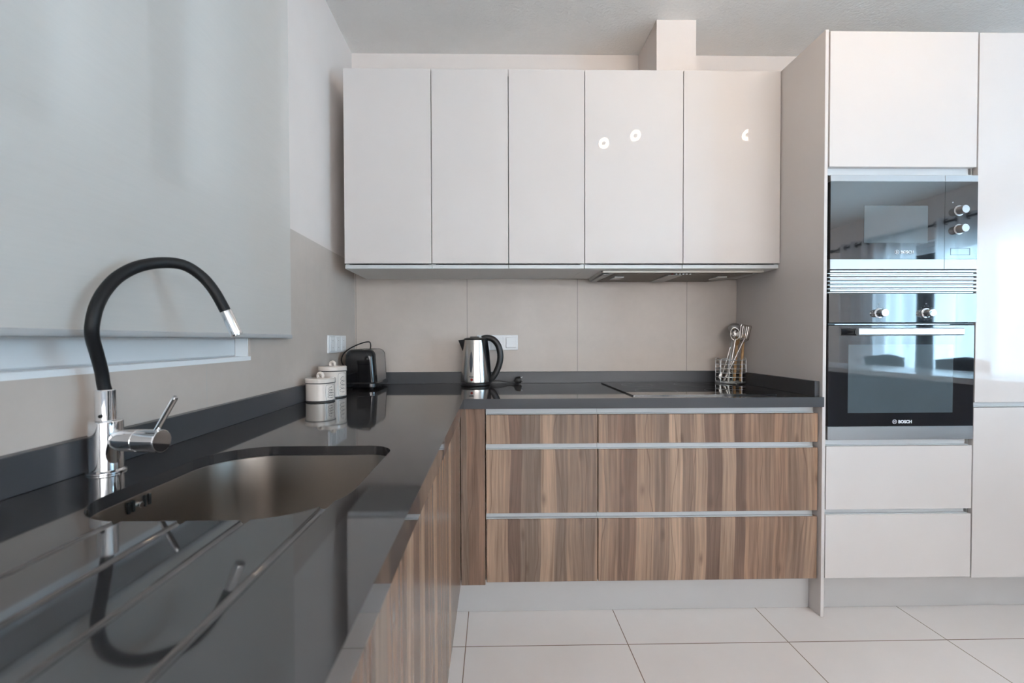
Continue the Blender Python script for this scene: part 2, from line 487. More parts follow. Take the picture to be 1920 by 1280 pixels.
def window_frames(name, par_axis, p0, a0, a1, z0, z1, sashes, low=None, cuts=None, t=0.06):
    """white frame around an opening; par_axis 'x' = wall plane at x=p0 (runs along y), 'y' = wall plane at y=p0"""
    def q(bm, a, b_, d0, d1, c, e):
        if par_axis == 'x': box(bm, p0+d0, p0+d1, a, b_, c, e, 0.004)
        else: box(bm, a, b_, p0+d0, p0+d1, c, e, 0.004)
    fw = 0.055
    f = B()
    q(f, a0, a1, 0, .06, z0, z0+fw); q(f, a0, a1, 0, .06, z1-fw, z1)
    q(f, a0, a0+fw, 0, .06, z0+fw, z1-fw); q(f, a1-fw, a1, 0, .06, z0+fw, z1-fw)
    zb = z0+fw
    if low:
        q(f, a0+fw, a1-fw, 0, .06, low, low+fw); zb = low+fw
        q(f, a0+fw, a1-fw, 0.02, .04, z0+fw, low)
    root = struct(name, f, 'pvc')
    if cuts is None: cuts = [a0+fw+(a1-a0-2*fw)*i/sashes for i in range(sashes+1)]
    for s0, s1 in zip(cuts, cuts[1:]):
        s0 += 0.001; s1 -= 0.001
        s = B()
        q(s, s0, s1, .01, .07, zb, zb+t); q(s, s0, s1, .01, .07, z1-fw-t, z1-fw)
        q(s, s0, s0+t, .01, .07, zb+t, z1-fw-t); q(s, s1-t, s1, .01, .07, zb+t, z1-fw-t)
        so = struct('window_sash', s, 'pvc', root)
        g = B(); q(g, s0+t, s1-t, .035, .041, zb+t, z1-fw-t)
        obj('window_pane', g, 'pane', so, smooth=False)
    return root
window_frames('window_1', 'x', -0.105, WY0, WY1, WZ0, WZ1, 3, low=1.372, cuts=[WY0+0.055, -1.95, -1.405, WY1-0.055], t=0.085)
window_frames('window_2', 'x', XR+0.10, TY0, TY1, TZ0, TZ1, 2)
window_frames('window_added_rear', 'y', YB-0.20, GX0, GX1, GZ0, GZ1, 4)  # added window, put in the rear wall to carry the fill light

# ------------------------------------------------------------------ worktop
XE, YE, YEND = 0.6263, -0.625, -2.62
DZ = 0.8784
Lp = [(0.001, -0.001), (0.001, YEND), (XE, YEND), (XE, YE), (2.0685, YE), (2.0685, -0.001)]
b = B(); prism(b, Lp, DZ, CZ)
slab = obj('worktop', b, ['stone', 'stone_honed'])
# hole for the undermounted sink
SX0, SX1, SY0, SY1 = 0.155, 0.525, -1.757, -1.366
hole = rrect(SX0, SX1, SY0, SY1, (0.055, 0.115, 0.10, 0.12), 24)
cut = prism(B(), hole, 0.80, 0.95)
cuts = [obj('cut', cut, 'stone', smooth=False)]
for gx in (0.253, 0.337, 0.4185, 0.504):
    g = B()
    tube(g, [(gx, SY0-0.0 + (0.05 if gx < 0.5 else 0.07), CZ+0.0005), (gx, -2.26, CZ+0.0060)], 0.0065, 32)
    cuts.append(obj('cut', g, 'stone', smooth=False))
for c in cuts:
    md = slab.modifiers.new('cut', 'BOOLEAN'); md.operation = 'DIFFERENCE'; md.object = c; md.solver = 'EXACT'
dg = bpy.context.evaluated_depsgraph_get()
me = bpy.data.meshes.new_from_object(slab.evaluated_get(dg))
slab.modifiers.clear()
bm = B(); bm.from_mesh(me)
bm.normal_update()
for f in bm.faces: f.material_index = 0
# front aprons that make the edge look 4 cm thick, with a fine arris
box(bm, XE-0.02, XE, YEND, YE, 0.858, DZ)
box(bm, XE-0.02, 2.0685, YE, YE+0.02, 0.858, DZ)
bm.normal_update()
for f in bm.faces:      # the front edge of the back run has the same honed finish as the upstands
    c = f.calc_center_median()
    if abs(f.normal.y) > 0.9 and abs(c.y-YE) < 0.001: f.material_index = 1
bm.to_mesh(slab.data); bm.free()
slab.data.polygons.foreach_set('use_smooth', [False]*len(slab.data.polygons))
for c in cuts: bpy.data.objects.remove(c)
tag(slab, 'L-shaped dark grey polished worktop with drainer grooves and sink cutout', 'worktop')
obj('upstand', bx(0.0008, 0.02, YEND, -0.02, CZ, 0.9600, 0.001), 'stone_honed', slab)
obj('upstand', bx(0.0008, 2.0485, -0.02, -0.0008, CZ, 0.9600, 0.001), 'stone_honed', slab)
obj('upstand', bx(2.0485, 2.0685, -0.600, -0.0008, CZ, 0.9600, 0.001), 'stone_honed', slab)

# ------------------------------------------------------------------ sink
sink = thing('kitchen_sink', 'undermounted stainless steel sink bowl sunk in the dark worktop', 'sink', (0.34, -1.56, 0.68))
def srect(off, z, rad=0):
    p = rrect(SX0-off, SX1+off, SY0-off, SY1+off, tuple(max(0.02, r+off) for r in (0.055, 0.115, 0.10, 0.12)), 12)
    return [(x, y, z) for x, y in p]
b = B()
rings = [srect(0.022, DZ-0.0008), srect(0.005, DZ-0.0008)]
for z, o in ((DZ-0.0030, 0.004), (0.80, -0.001), (0.735, -0.008), (0.712, -0.016), (0.700, -0.030), (0.696, -0.05)): rings.append(srect(o, z))
rings.append([((x-0.34)*0.25+0.34, (y+1.56)*0.25-1.56, 0.690) for x, y, z in srect(-0.05, 0)])
loft(b, rings, cap0=False, cap1=True)
bowl = obj('bowl', b, 'steel_sink', sink)
md = bowl.modifiers.new('thickness', 'SOLIDIFY'); md.thickness = 0.0012; md.offset = 0
b = lathe(B(), [(0, 0.6935), (0.02, 0.6935), (0.034, 0.694), (0.042, 0.6965), (0.045, 0.6955), (0.045, 0.6925), (0, 0.6925)], (0.34, -1.56))
obj('drain_strainer', b, 'chrome', sink)
for yy, zz in ((-1.621, 0.8625), (-1.6115, 0.8625), (-1.5885, 0.8625), (-1.5785, 0.8625)):
    b = B(); prism(b, rrect(yy-0.0022, yy+0.0022, zz-0.0095, zz+0.0095, 0.0021, 5), SX0-0.0030, SX0+0.0004, lambda x, y, z: (z, x, y))
    obj('overflow_slot', b, 'dark', sink)
b = B(); cyl(b, (SX0-0.003, -1.600, 0.8605), (SX0+0.0035, -1.600, 0.8605), 0.0052, n=20, bev=0.001)
obj('overflow_screw', b, 'chrome', sink)

# ------------------------------------------------------------------ tap
FX, FY = 0.0500, -1.5421
tap = thing('kitchen_faucet', 'chrome sink mixer tap with a tall curved black flexible spout', 'tap', (FX, FY, CZ))
b = lathe(B(), [(0, CZ+0.0005), (0.0285, CZ+0.0005), (0.0285, CZ+0.003), (0.0255, CZ+0.0045), (0.0243, CZ+0.006), (0.0243, 0.9892), (0.0236, 0.9904), (0, 0.9904)], (FX, FY))
obj('body', b, 'chrome', tap)
b = lathe(B(), [(0, 0.9905), (0.0145, 0.9905), (0.0149, 0.992), (0.0149, 1.0442), (0.0142, 1.0457), (0, 1.0457)], (FX, FY))
col = obj('collar', b, 'chrome', tap)
b = B(); cyl(b, (FX+0.004, FY-0.0140, 1.000), (FX+0.0045, FY-0.0165, 1.000), 0.0030, n=12)
obj('grub_screw', b, 'dark', col)
hp = [(0.0500, -1.5421, 1.0440), (0.0495, -1.545, 1.056), (0.0510, -1.550, 1.0786), (0.0573, -1.565, 1.1095), (0.0655, -1.582, 1.1395), (0.0694, -1.585, 1.1648), (0.0687, -1.575, 1.1949),
      (0.0660, -1.555, 1.2228), (0.0674, -1.53, 1.2492), (0.078, -1.5, 1.2718), (0.0956, -1.465, 1.285), (0.1195, -1.44, 1.2844), (0.1405, -1.42, 1.2654), (0.1602, -1.41, 1.2352), (0.1773, -1.40, 1.1929)]
hr = [0.0096, 0.0096, 0.0096, 0.0097, 0.0098, 0.0099, 0.0101, 0.0103, 0.0106, 0.0108, 0.0108, 0.0107, 0.0106, 0.0105, 0.0104]
sp = smooth_path(hp, 6)
rad = []
for i in range(len(sp)):
    t = i/6; k = min(int(t), len(hr)-2); rad.append(hr[k]+(hr[k+1]-hr[k])*(t-k))
b = tube(B(), sp, rad, 24)
obj('flexible_spout', b, 'rubber', tap)
b = B(); n0 = Vector((0.1773, -1.40, 1.1929)); n1 = Vector((0.1973, -1.395, 1.1427)); d = (n1-n0).normalized()
tube(b, [n0-d*0.004, n0, n0+d*0.001, n1-d*0.003, n1, n1, n1-d*0.004], [0.0100, 0.0108, 0.0112, 0.0116, 0.0110, 0.0085, 0.0080], 28)
obj('nozzle', b, 'chrome', tap)
ax = Vector((math.cos(math.radians(5)), -math.sin(math.radians(5)), 0.0))
a0 = Vector((FX, FY, 0.9550))
b = B(); tube(b, [a0+ax*0.004, a0+ax*0.022, a0+ax*0.034, a0+ax*0.062, a0+ax*0.063], [0.006, 0.0165, 0.0190, 0.0198, 0.0190], 40)
obj('valve_housing', b, 'chrome', tap)
b = B(); tube(b, [a0+ax*0.0635, a0+ax*0.0645, a0+ax*0.104, a0+ax*0.106, a0+ax*0.1062], [0.0188, 0.0200, 0.0204, 0.0196, 0.0190], 40)
hd = obj('lever_head', b, 'chrome', tap)
b = B(); l0 = a0+ax*0.095+Vector((0, 0, 0.017)); l1 = Vector((0.1870, -1.560, 1.0340))
tube(b, [l0, l0.lerp(l1, 0.96), l1], [0.0044, 0.0046, 0.0036], 16)
obj('lever', b, 'chrome', hd)

# ------------------------------------------------------------------ roller blind
BX = 0.028; BY1 = -0.790
blind = thing('roller_blind', 'pale screen-fabric roller blind hanging over the kitchen window', 'blind', (BX, -1.7, 1.14))
b = B(); NY, NZ = 40, 30
grid = [[b.verts.new((BX+0.0012*math.sin(i*0.35)*(1-j/NZ), -2.62+(BY1+2.62)*i/NY, 1.150+(2.625-1.150)*j/NZ)) for j in range(NZ+1)] for i in range(NY+1)]
for i in range(NY):
    for j in range(NZ): b.faces.new((grid[i][j], grid[i+1][j], grid[i+1][j+1], grid[i][j+1]))
obj('blind_fabric', b, 'blind', blind)
b = B()
prism(b, rrect(BX-0.005, BX+0.005, 1.1385, 1.1525, 0.0048, 5), -2.62, BY1-0.0, lambda x, y, z: (x, z, y))
obj('bottom_bar', b, 'bar_grey', blind)
b = B(); cyl(b, (BX-0.012, -2.62, 2.64), (BX-0.012, BY1+0.01, 2.64), 0.02)
obj('roller_tube', b, 'alu', blind)
obj('bracket', bx(-0.0078, BX+0.01, BY1+0.01, BY1+0.014, 2.61, 2.664), 'pvc', blind)
obj('bracket', bx(-0.0078, BX+0.01, -2.624, -2.62, 2.61, 2.664), 'pvc', blind)

# ------------------------------------------------------------------ wall units
UZ0, UZ1, UY = 1.4809, 2.3602, -0.3534
def open_box(b, x0, x1, y0, y1, z0, z1, t=0.016, top=True, back=True):
    """cabinet carcass of boards, open towards y0"""
    box(b, x0, x0+t, y0, y1, z0, z1); box(b, x1-t, x1, y0, y1, z0, z1)
    box(b, x0+t, x1-t, y0, y1, z0, z0+t)
    if top: box(b, x0+t, x1-t, y0, y1, z1-t, z1)
    if back: box(b, x0+t, x1-t, y1-0.006, y1, z0+t, z1-t)
    return b
def wall_unit(x0, x1, doors, label):
    t = thing('wall_cabinet', label, 'cabinet', ((x0+x1)/2, -0.17, 1.4585), 'white wall cabinets above the worktop')
    obj('carcass', open_box(B(), x0+0.0004, x1-0.0004, UY+0.0225, -0.001, 1.4585, UZ1-0.003), 'white_matt', t, smooth=False)
    for (a, c) in doors:
        obj('door', bx(a+0.0016, c-0.0016, UY, UY+0.019, UZ0, UZ1, 0.0012, 2), 'white_gloss', t)
        g = B(); box(g, a+0.0012, c-0.0012, UY+0.009, UY+0.0222, 1.4587, 1.4765, 0.001)
        obj('grip_profile', g, 'rail', t)
wall_unit(0.0675, 0.4644, [(0.0675, 0.4644)], 'white gloss single-door wall cabinet next to the window wall')
wall_unit(0.4644, 1.1638, [(0.4644, 0.8152), (0.8152, 1.1638)], 'white gloss two-door wall cabinet above the kettle, without a hood beneath')
wall_unit(1.1638, 2.0698, [(1.1638, 1.6179), (1.6179, 2.0690)], 'white gloss two-door wall cabinet with the extractor hood beneath')

# ------------------------------------------------------------------ extractor hood
hood = thing('extractor_hood', 'slim grey built-in extractor hood under the wall cabinets', 'hood', (1.63, -0.15, 1.44))
b = B(); zt = 1.4580
loft(b, [[(1.255, -0.283, zt), (2.035, -0.283, zt), (2.035, -0.012, zt), (1.255, -0.012, zt)],
         [(1.262, -0.283, 1.4480), (2.03, -0.283, 1.4480), (1.93, -0.012, 1.4440), (1.262, -0.012, 1.4440)]])
obj('housing', b, 'hood_grey', hood, smooth=False)
obj('front_lip', bx(1.262, 2.03, -0.300, -0.2835, 1.4470, 1.4575, 0.002), 'cream', hood)
b = B(); loft(b, [[(1.325, -0.280, 1.4477), (1.99, -0.280, 1.4477), (1.90, -0.018, 1.4438), (1.30, -0.018, 1.4438)],
                  [(1.328, -0.278, 1.4452), (1.985, -0.278, 1.4452), (1.895, -0.02, 1.4413), (1.303, -0.02, 1.4413)]])
obj('grease_filter', b, 'filter', hood, smooth=False)
cp = obj('control_panel', bx(1.585, 1.655, -0.262, -0.03, 1.4378, 1.4430, 0.002), 'hood_grey', hood)
for k in range(5):
    obj('button', bx(1.616+k*0.0165, 1.623+k*0.0165, -0.2835, -0.274, 1.4405, 1.4450, 0.001), 'print_white', hood, label='white push button')
obj('button', bx(1.597, 1.604, -0.2835, -0.274, 1.4415, 1.4450, 0.001), 'red', hood, label='red push button')
for lx in (1.345, 1.86):
    obj('hood_lamp', bx(lx, lx+0.048, -0.20, -0.11, 1.4380, 1.4445, 0.002), 'lamp_glass', hood)
obj('side_flange', bx(1.268, 1.298, -0.275, -0.02, 1.4405, 1.4450, 0.001), 'hood_grey', hood)

# ------------------------------------------------------------------ base units along the back wall
DY = -0.5958
def drawer_unit(x0, x1, label):
    t = thing('drawer_cabinet', label, 'cabinet', ((x0+x1)/2, -0.3, 0.13), 'wood-fronted drawer cabinets under the worktop')
    obj('carcass', open_box(B(), x0+0.0005, x1-0.0005, DY+0.030, -0.010, 0.135, 0.8570, top=False), 'white_matt', t, smooth=False)
    for z0, z1 in ((0.712, 0.8289), (0.4303, 0.6878), (0.1494, 0.4055)):
        obj('drawer_front', bx(x0+0.002, x1-0.002, DY, DY+0.019, z0, z1, 0.0008, 1), 'wood', t)
    for z0, z1 in ((0.8315, 0.8572), (0.6895, 0.7115), (0.4072, 0.4300)):
        g = B()
        xe = x1 if x1 < 2 else x1-0.018
        box(g, x0+0.0006, xe-0.0006, DY+0.020, DY+0.0295, z0-0.012, z1+0.004 if z1 < 0.85 else z1)
        box(g, x0+0.0006, xe-0.0006, DY+0.004, DY+0.020, z0-0.001, z0+0.0015)
        obj('grip_rail', g, 'rail', t)
    return t
drawer_unit(0.7114, 1.1655, 'narrower three-drawer base cabinet with striped wood fronts, beside the corner')
drawer_unit(1.1655, 2.0685, 'wide three-drawer base cabinet with striped wood fronts, under the hob')
b = bx(0.6105, 0.7085, DY-0.001, DY+0.018, 0.1390, 0.8570, 0.0008)
tag(obj('corner_filler_panel', b, 'wood'), 'narrow striped wood filler panel in the corner between the two cabinet runs', 'panel')

# base units along the window wall
dy = [(-0.600, -1.120), (-1.120, -1.860), (-1.860, -2.60)]
lab = ['striped wood base cabinet of the window run, nearest the corner', 'striped wood base cabinet below the sink', 'striped wood base cabinet of the window run, nearest the viewer']
for (ya, yb), lb in zip(dy, lab):
    t = thing('base_cabinet', lb, 'cabinet', (0.3, (ya+yb)/2, 0.13), 'wood-fronted base cabinets under the window')
    c = B(); x0, x1 = 0.012, 0.588
    top_y = ya if ya > -0.61 else ya
    box(c, x0, x1, yb+0.0005, yb+0.0165, 0.135, 0.855); box(c, x0, x1, ya-0.0165, ya-0.0005, 0.135, 0.855)
    box(c, x0, x1, yb+0.0165, ya-0.0165, 0.135, 0.151); box(c, x0, x0+0.006, yb+0.0165, ya-0.0165, 0.151, 0.66)
    obj('carcass', c, 'white_matt', t, smooth=False)
    obj('door', bx(0.590, 0.609, yb+0.0015, ya-0.0015, 0.148, 0.8565, 0.0008, 1), 'wood', t)
tag(obj('plinth_board', bx(0.545, 2.0685, -0.548, -0.532, 0.001, 0.134), 'plinth', smooth=False), 'white plinth board under the wood-fronted drawers', 'plinth')
tag(obj('plinth_board', bx(0.529, 0.545, -2.60, -0.532, 0.001, 0.134), 'plinth', smooth=False), 'white plinth board under the window-side wood cabinets', 'plinth')
tag(obj('plinth_board', bx(2.087, 3.32, -0.550, -0.534, 0.001, 0.148), 'plinth', smooth=False), 'white plinth board under the tall white cabinets', 'plinth')

# ------------------------------------------------------------------ tall units
TY = -0.613
tag(obj('end_panel', bx(2.0705, 2.0843, TY, -0.001, 0.0008, 2.3623, 0.0008), 'white_gloss'), 'tall white side panel between the worktop and the oven column', 'panel')
oc = thing('oven_housing_cabinet', 'tall white gloss cabinet column holding the oven and microwave', 'cabinet', (2.39, -0.3, 0.15))
c = B(); x0, x1 = 2.0850, 2.6940
for a, d in ((x0, x0+0.003), (x1-0.003, x1)): box(c, a, d, TY+0.022, -0.002, 0.150, 2.355)
box(c, x0, x1, -0.010, -0.002, 0.150, 2.355)
for z in (0.150, 0.7035, 1.7925, 2.340): box(c, x0+0.003, x1-0.003, TY+0.0225 if z not in (0.7035, 1.7925) else TY+0.03, -0.010, z, z+0.012)
obj('carcass', c, 'white_matt', oc, smooth=False)
obj('door', bx(2.0905, 2.6900, TY, TY+0.019, 1.8206, 2.3570, 0.0012, 2), 'white_gloss', oc)
obj('drawer_front', bx(2.0880, 2.6880, TY, TY+0.019, 0.4397, 0.6972, 0.0012, 2), 'white_gloss', oc)
obj('drawer_front', bx(2.0875, 2.6875, TY, TY+0.019, 0.1595, 0.4180, 0.0012, 2), 'white_gloss', oc)
for z0, z1 in ((1.7900, 1.8190), (0.7000, 0.7210), (0.4195, 0.4385)):
    g = B(); box(g, 2.0890, 2.6780, TY+0.020, TY+0.0290, z0-0.004 if z0 < 1 else z0, z1+0.004); box(g, 2.0890, 2.6780, TY+0.006, TY+0.020, z0-0.0015, z0+0.0008)
    obj('grip_rail', g, 'rail', oc)

fc = thing('tall_cabinet', 'tall white gloss two-door cabinet to the right of the oven column', 'cabinet', (3.0, -0.3, 0.15))
obj('carcass', open_box(B(), 2.6950, 3.3000, TY+0.022, -0.002, 0.150, 2.355), 'white_matt', fc, smooth=False)
obj('door', bx(2.6960, 3.2980, TY, TY+0.019, 0.8720, 2.3560, 0.0012, 2), 'white_gloss', fc)
obj('door', bx(2.6930, 3.2980, TY, TY+0.019, 0.1545, 0.8510, 0.0012, 2), 'white_gloss', fc)
g = B(); box(g, 2.6960, 3.2980, TY+0.004, TY+0.0215, 0.8535, 0.8560); box(g, 2.6960, 3.2980, TY+0.0195, TY+0.0215, 0.8560, 0.8715)
obj('grip_rail', g, 'rail', fc)
tag(obj('end_panel', bx(3.3010, 3.3150, TY, -0.001, 0.0008, 2.3623, 0.0008), 'white_gloss'), 'white side panel closing the far right end of the tall cabinets', 'panel')

# maker's emblem and lettering as on the glass: ring with an armature shape, then the word
def emblem(cx, cz, r, y):
    b = B()
    n = 28
    for a in range(n):
        a0_, a1_ = 2*PI*a/n, 2*PI*(a+1)/n
        vs = []
        for rr, aa in ((r, a0_), (r, a1_), (r*0.84, a1_), (r*0.84, a0_)): vs.append(b.verts.new((cx+rr*math.cos(aa), y, cz+rr*math.sin(aa))))
        b.faces.new(vs)
    w = r*0.16
    for s in (-1, 1):
        box(b, cx+s*r*0.36-w/2, cx+s*r*0.36+w/2, y-0.0002, y, cz-r*0.62, cz+r*0.62)
    box(b, cx-r*0.36, cx+r*0.36, y-0.0002, y, cz-w/2, cz+w/2)
    return b

# ------------------------------------------------------------------ microwave
mw = thing('microwave', 'built-in black glass microwave with steel strips and two knobs', 'microwave', (2.39, -0.3, 1.41))
obj('casing', bx(2.096, 2.690, TY+0.026, -0.15, 1.4110, 1.7850), 'dark', mw, smooth=False)
mz0, mz1, ms0, ms1 = 1.4100, 1.7862, 1.4508, 1.7607
obj('surround', bx(2.0895, 2.6940, TY+0.012, TY+0.026, 1.4095, 1.7890), 'black', mw, smooth=False)
md_ = obj('door', bx(2.0935, 2.5580, TY-0.004, TY+0.012, ms0, ms1), 'glass_black', mw, smooth=False)
obj('window', bx(2.230, 2.489, TY-0.0046, TY-0.0040, 1.515, 1.664), 'glass_window', md_, smooth=False)
obj('steel_strip', bx(2.0935, 2.5580, TY-0.004, TY+0.012, ms1, mz1, 0.0008), 'steel', md_)
obj('steel_strip', bx(2.0935, 2.5580, TY-0.004, TY+0.012, mz0, ms0, 0.0008), 'steel', md_)
obj('emblem', emblem(2.3640, 1.4790, 0.0085, TY-0.0050), 'print_white', md_, smooth=False, label='white round maker emblem')
obj('lettering', text_bm('BOSCH', 0.0165, (2.3790, TY-0.0050, 1.4733), (1, 0, 0), (0, 0, 1), offset=0.0006), 'print_white', md_, smooth=False, label='white maker name')
pn = obj('control_panel', bx(2.5592, 2.6927, TY-0.004, TY+0.012, ms0, ms1), 'glass_black', mw, smooth=False)
obj('steel_strip', bx(2.5592, 2.6927, TY-0.004, TY+0.012, ms1, mz1, 0.0008), 'steel', pn)
obj('steel_strip', bx(2.5592, 2.6927, TY-0.004, TY+0.012, mz0, ms0, 0.0008), 'steel', pn)
b = B()
for a in ((2.5835, 2.6625, 1.4935, 1.4943), (2.5835, 2.6625, 1.4672, 1.4680), (2.5835, 2.5843, 1.4672, 1.4943), (2.6617, 2.6625, 1.4672, 1.4943)):
    box(b, a[0], a[1], TY-0.0046, TY-0.0040, a[2], a[3])
obj('open_button', b, 'dark', pn, smooth=False)
def knob(name, parent, x, z, r, length, y, m='steel'):
    b = lathe(B(), [(0, 0), (r*1.25, 0), (r*1.3, 0.001), (r*1.25, 0.002), (r, 0.0025), (r*0.97, length-0.002), (r*0.9, length), (0, length)], (0, 0), 32)
    bmesh.ops.transform(b, matrix=Matrix.Translation((x, y, z)) @ Matrix.Rotation(PI/2, 4, 'X'), verts=b.verts)
    return obj(name, b, m, parent)
knob('knob', pn, 2.6160, 1.6445, 0.0165, 0.026, TY-0.004)
knob('knob', pn, 2.6160, 1.5700, 0.0165, 0.026, TY-0.004)
obj('scale_print', bx(2.588, 2.5925, TY-0.0046, TY-0.0040, 1.6755, 1.6800), 'print_grey', pn, smooth=False)

# ventilation grille between microwave and oven
gr = thing('ventilation_grille', 'steel slatted ventilation grille between microwave and oven', 'grille', (2.39, -0.6, 1.31))
obj('backing', bx(2.0900, 2.6925, TY+0.006, TY+0.012, 1.3140, 1.4090), 'dark', gr, smooth=False)
for k in range(6):
    z = 1.3178 + k*0.01535
    b = B(); box(b, 2.0940, 2.6925, TY-0.004, TY+0.006, z+0.0036, z+0.0122, 0.0008); 
    obj('slat', b, 'steel', gr)
    b = B(); box(b, 2.0870, 2.6800, TY-0.003, TY+0.006, z-0.0020, z+0.0005, 0.0004)
    obj('trim_strip', b, 'alu', gr)

# ------------------------------------------------------------------ oven
ov = thing('oven', 'built-in black glass oven with a long bar handle and two knobs', 'oven', (2.39, -0.3, 0.7236))
obj('casing', bx(2.098, 2.684, TY+0.018, -0.06, 0.7250, 1.3110), 'dark', ov, smooth=False)
cp = obj('control_panel', bx(2.0905, 2.6930, TY-0.004, TY+0.018, 1.1973, 1.3125), 'glass_black', ov, smooth=False)
obj('trim_strip', bx(2.0915, 2.6880, TY+0.001, TY+0.018, 1.1872, 1.1956, 0.001), 'black', ov)
obj('trim_strip', bx(2.118, 2.588, TY-0.001, TY+0.001, 1.1884, 1.1900), 'alu', ov, label='thin bright steel line')
knob('knob', cp, 2.2950, 1.2344, 0.0155, 0.028, TY-0.004, 'chrome')
knob('knob', cp, 2.4870, 1.2344, 0.0155, 0.028, TY-0.004, 'chrome')
for x in (2.2950, 2.4870):
    b = B()
    for a in range(12):
        an = PI*2*a/12+0.26
        box(b, x+0.029*math.cos(an)-0.0012, x+0.029*math.cos(an)+0.0012, TY-0.0044, TY-0.0040, 1.2344+0.029*math.sin(an)-0.0007, 1.2344+0.029*math.sin(an)+0.0007)
    box(b, x-0.003, x+0.003, TY-0.0044, TY-0.0040, 1.2700, 1.2740)
    obj('scale_print', b, 'print_grey', cp, smooth=False)
dr = obj('oven_door', bx(2.0894, 2.6865, TY-0.004, TY+0.014, 0.7774, 1.1855, 0.001), 'glass_black', ov)
obj('oven_window', bx(2.1705, 2.6000, TY-0.0047, TY-0.0040, 0.8325, 1.1080), 'glass_window', dr, smooth=False)
obj('steel_strip', bx(2.0894, 2.6865, TY-0.004, TY+0.014, 0.7236, 0.7770, 0.001), 'steel', dr)
obj('emblem', emblem(2.3625, 0.7965, 0.0088, TY-0.0050), 'print_white', dr, smooth=False, label='white round maker emblem')
obj('lettering', text_bm('BOSCH', 0.0170, (2.3775, TY-0.0050, 0.7906), (1, 0, 0), (0, 0, 1), offset=0.0006), 'print_white', dr, smooth=False, label='white maker name')
b = B(); prism(b, rrect(1.1440, 1.1738, -0.667, -0.653, 0.006, 4), 2.171, 2.590, lambda x, y, z: (z, y, x))
hn = obj('handle', b, 'alu', dr)
for x in (2.195, 2.560):
    obj('handle_post', bx(x, x+0.014, -0.654, TY-0.0048, 1.151, 1.167, 0.002), 'alu', hn)

# ------------------------------------------------------------------ induction hob
hob = thing('hob', 'frameless black glass hob set flat on the worktop', 'hob', (1.615, -0.305, CZ))
obj('glass_plate', prism(B(), rrect(1.3160, 1.9180, -0.564, -0.050, 0.004, 4), CZ+0.0004, CZ+0.0050), 'hob', hob)
for cx_, cy_2, r_ in ((1.465, -0.43, 0.09), (1.465, -0.18, 0.075), (1.765, -0.43, 0.075), (1.765, -0.18, 0.105)):
    n = 48; b = B()
    for a in range(n):
        a0_, a1_ = 2*PI*a/n, 2*PI*(a+1)/n
        b.faces.new([b.verts.new((cx_+rr*math.cos(q), cy_2+rr*math.sin(q), CZ+0.0052)) for rr, q in ((r_, a0_), (r_, a1_), (r_-0.0012, a1_), (r_-0.0012, a0_))])
    obj('zone_marking', b, 'print_grey', hob, smooth=False)

# ------------------------------------------------------------------ sockets
so = thing('wall_socket', 'white triple wall socket plate on the window wall above the canisters', 'socket', (0.0, -0.28, 1.114))
obj('plate', bx(0.0004, 0.0090, -0.3956, -0.1646, 1.0735, 1.1555, 0.003, 2), 'socket', so)
for k in range(3):
    yc = -0.351+k*0.071
    i = obj('insert', bx(0.0085, 0.0115, yc-0.030, yc+0.030, 1.0810, 1.1480, 0.0015), 'socket', so)
    b = B(); cyl(b, (0.0108, yc, 1.1145), (0.0122, yc, 1.1145), 0.020, n=28); obj('well', b, 'socket', i)
    for dz_ in (-0.0095, 0.0095): obj('contact', cyl(B(), (0.0115, yc, 1.1145+dz_*1.7), (0.0126, yc, 1.1145+dz_*1.7), 0.0026, n=12), 'socket_grey', i)
so = thing('wall_socket', 'white socket and switch plate on the back wall behind the kettle', 'socket', (0.765, 0.0, 1.117))
obj('plate', bx(0.6550, 0.8768, -0.0090, -0.0004, 1.0763, 1.1577, 0.003, 2), 'socket', so)
for k in range(2):
    xc = 0.695+k*0.071
    i = obj('insert', bx(xc-0.031, xc+0.031, -0.0115, -0.0085, 1.0850, 1.1490, 0.0015), 'socket', so)
    b = B(); cyl(b, (xc, -0.0110, 1.117), (xc, -0.0128, 1.117), 0.021, n=28); obj('well', b, 'socket', i)
    for d_ in (-0.0095, 0.0095): obj('contact', cyl(B(), (xc+d_, -0.0120, 1.117), (xc+d_, -0.0132, 1.117), 0.0027, n=12), 'socket_grey', i)
obj('rocker_switch', bx(0.8115, 0.8680, -0.0140, -0.0085, 1.0885, 1.1455, 0.003, 2), 'socket', so)

# ------------------------------------------------------------------ kettle
KX, KY = 0.6500, -0.0985
kb = thing('kettle_base', 'round black power base under the kettle, with its cord', 'kettle base', (KX, KY, CZ))
obj('disc', lathe(B(), [(0, CZ+0.0005), (0.072, CZ+0.0005), (0.0765, CZ+0.004), (0.0770, CZ+0.012), (0.074, CZ+0.0155), (0, CZ+0.0155)], (KX, KY)), 'black', kb)
cp_ = smooth_path([(0.722, -0.080, 0.9045), (0.740, -0.070, 0.9135), (0.762, -0.066, 0.9165), (0.785, -0.066, 0.9140), (0.812, -0.064, 0.9085), (0.835, -0.062, 0.9065), (0.856, -0.058, 0.912)], 6)
obj('cord', tube(B(), cp_, 0.0032, 10), 'black', kb)
pl = B()
tube(pl, [(0.852, -0.060, 0.911), (0.858, -0.059, 0.9125), (0.866, -0.056, 0.9155), (0.872, -0.054, 0.9180), (0.886, -0.050, 0.921), (0.888, -0.0495, 0.9212)], [0.004, 0.008, 0.0165, 0.0185, 0.0175, 0.012], 20)
pg = obj('plug', pl, 'black', kb)
for d_ in (-0.009, 0.009): obj('plug_pin', cyl(B(), (0.886, -0.0495+d_*0.3, 0.921+d_), (0.899, -0.046+d_*0.3, 0.924+d_), 0.0022, n=10), 'chrome', pg)

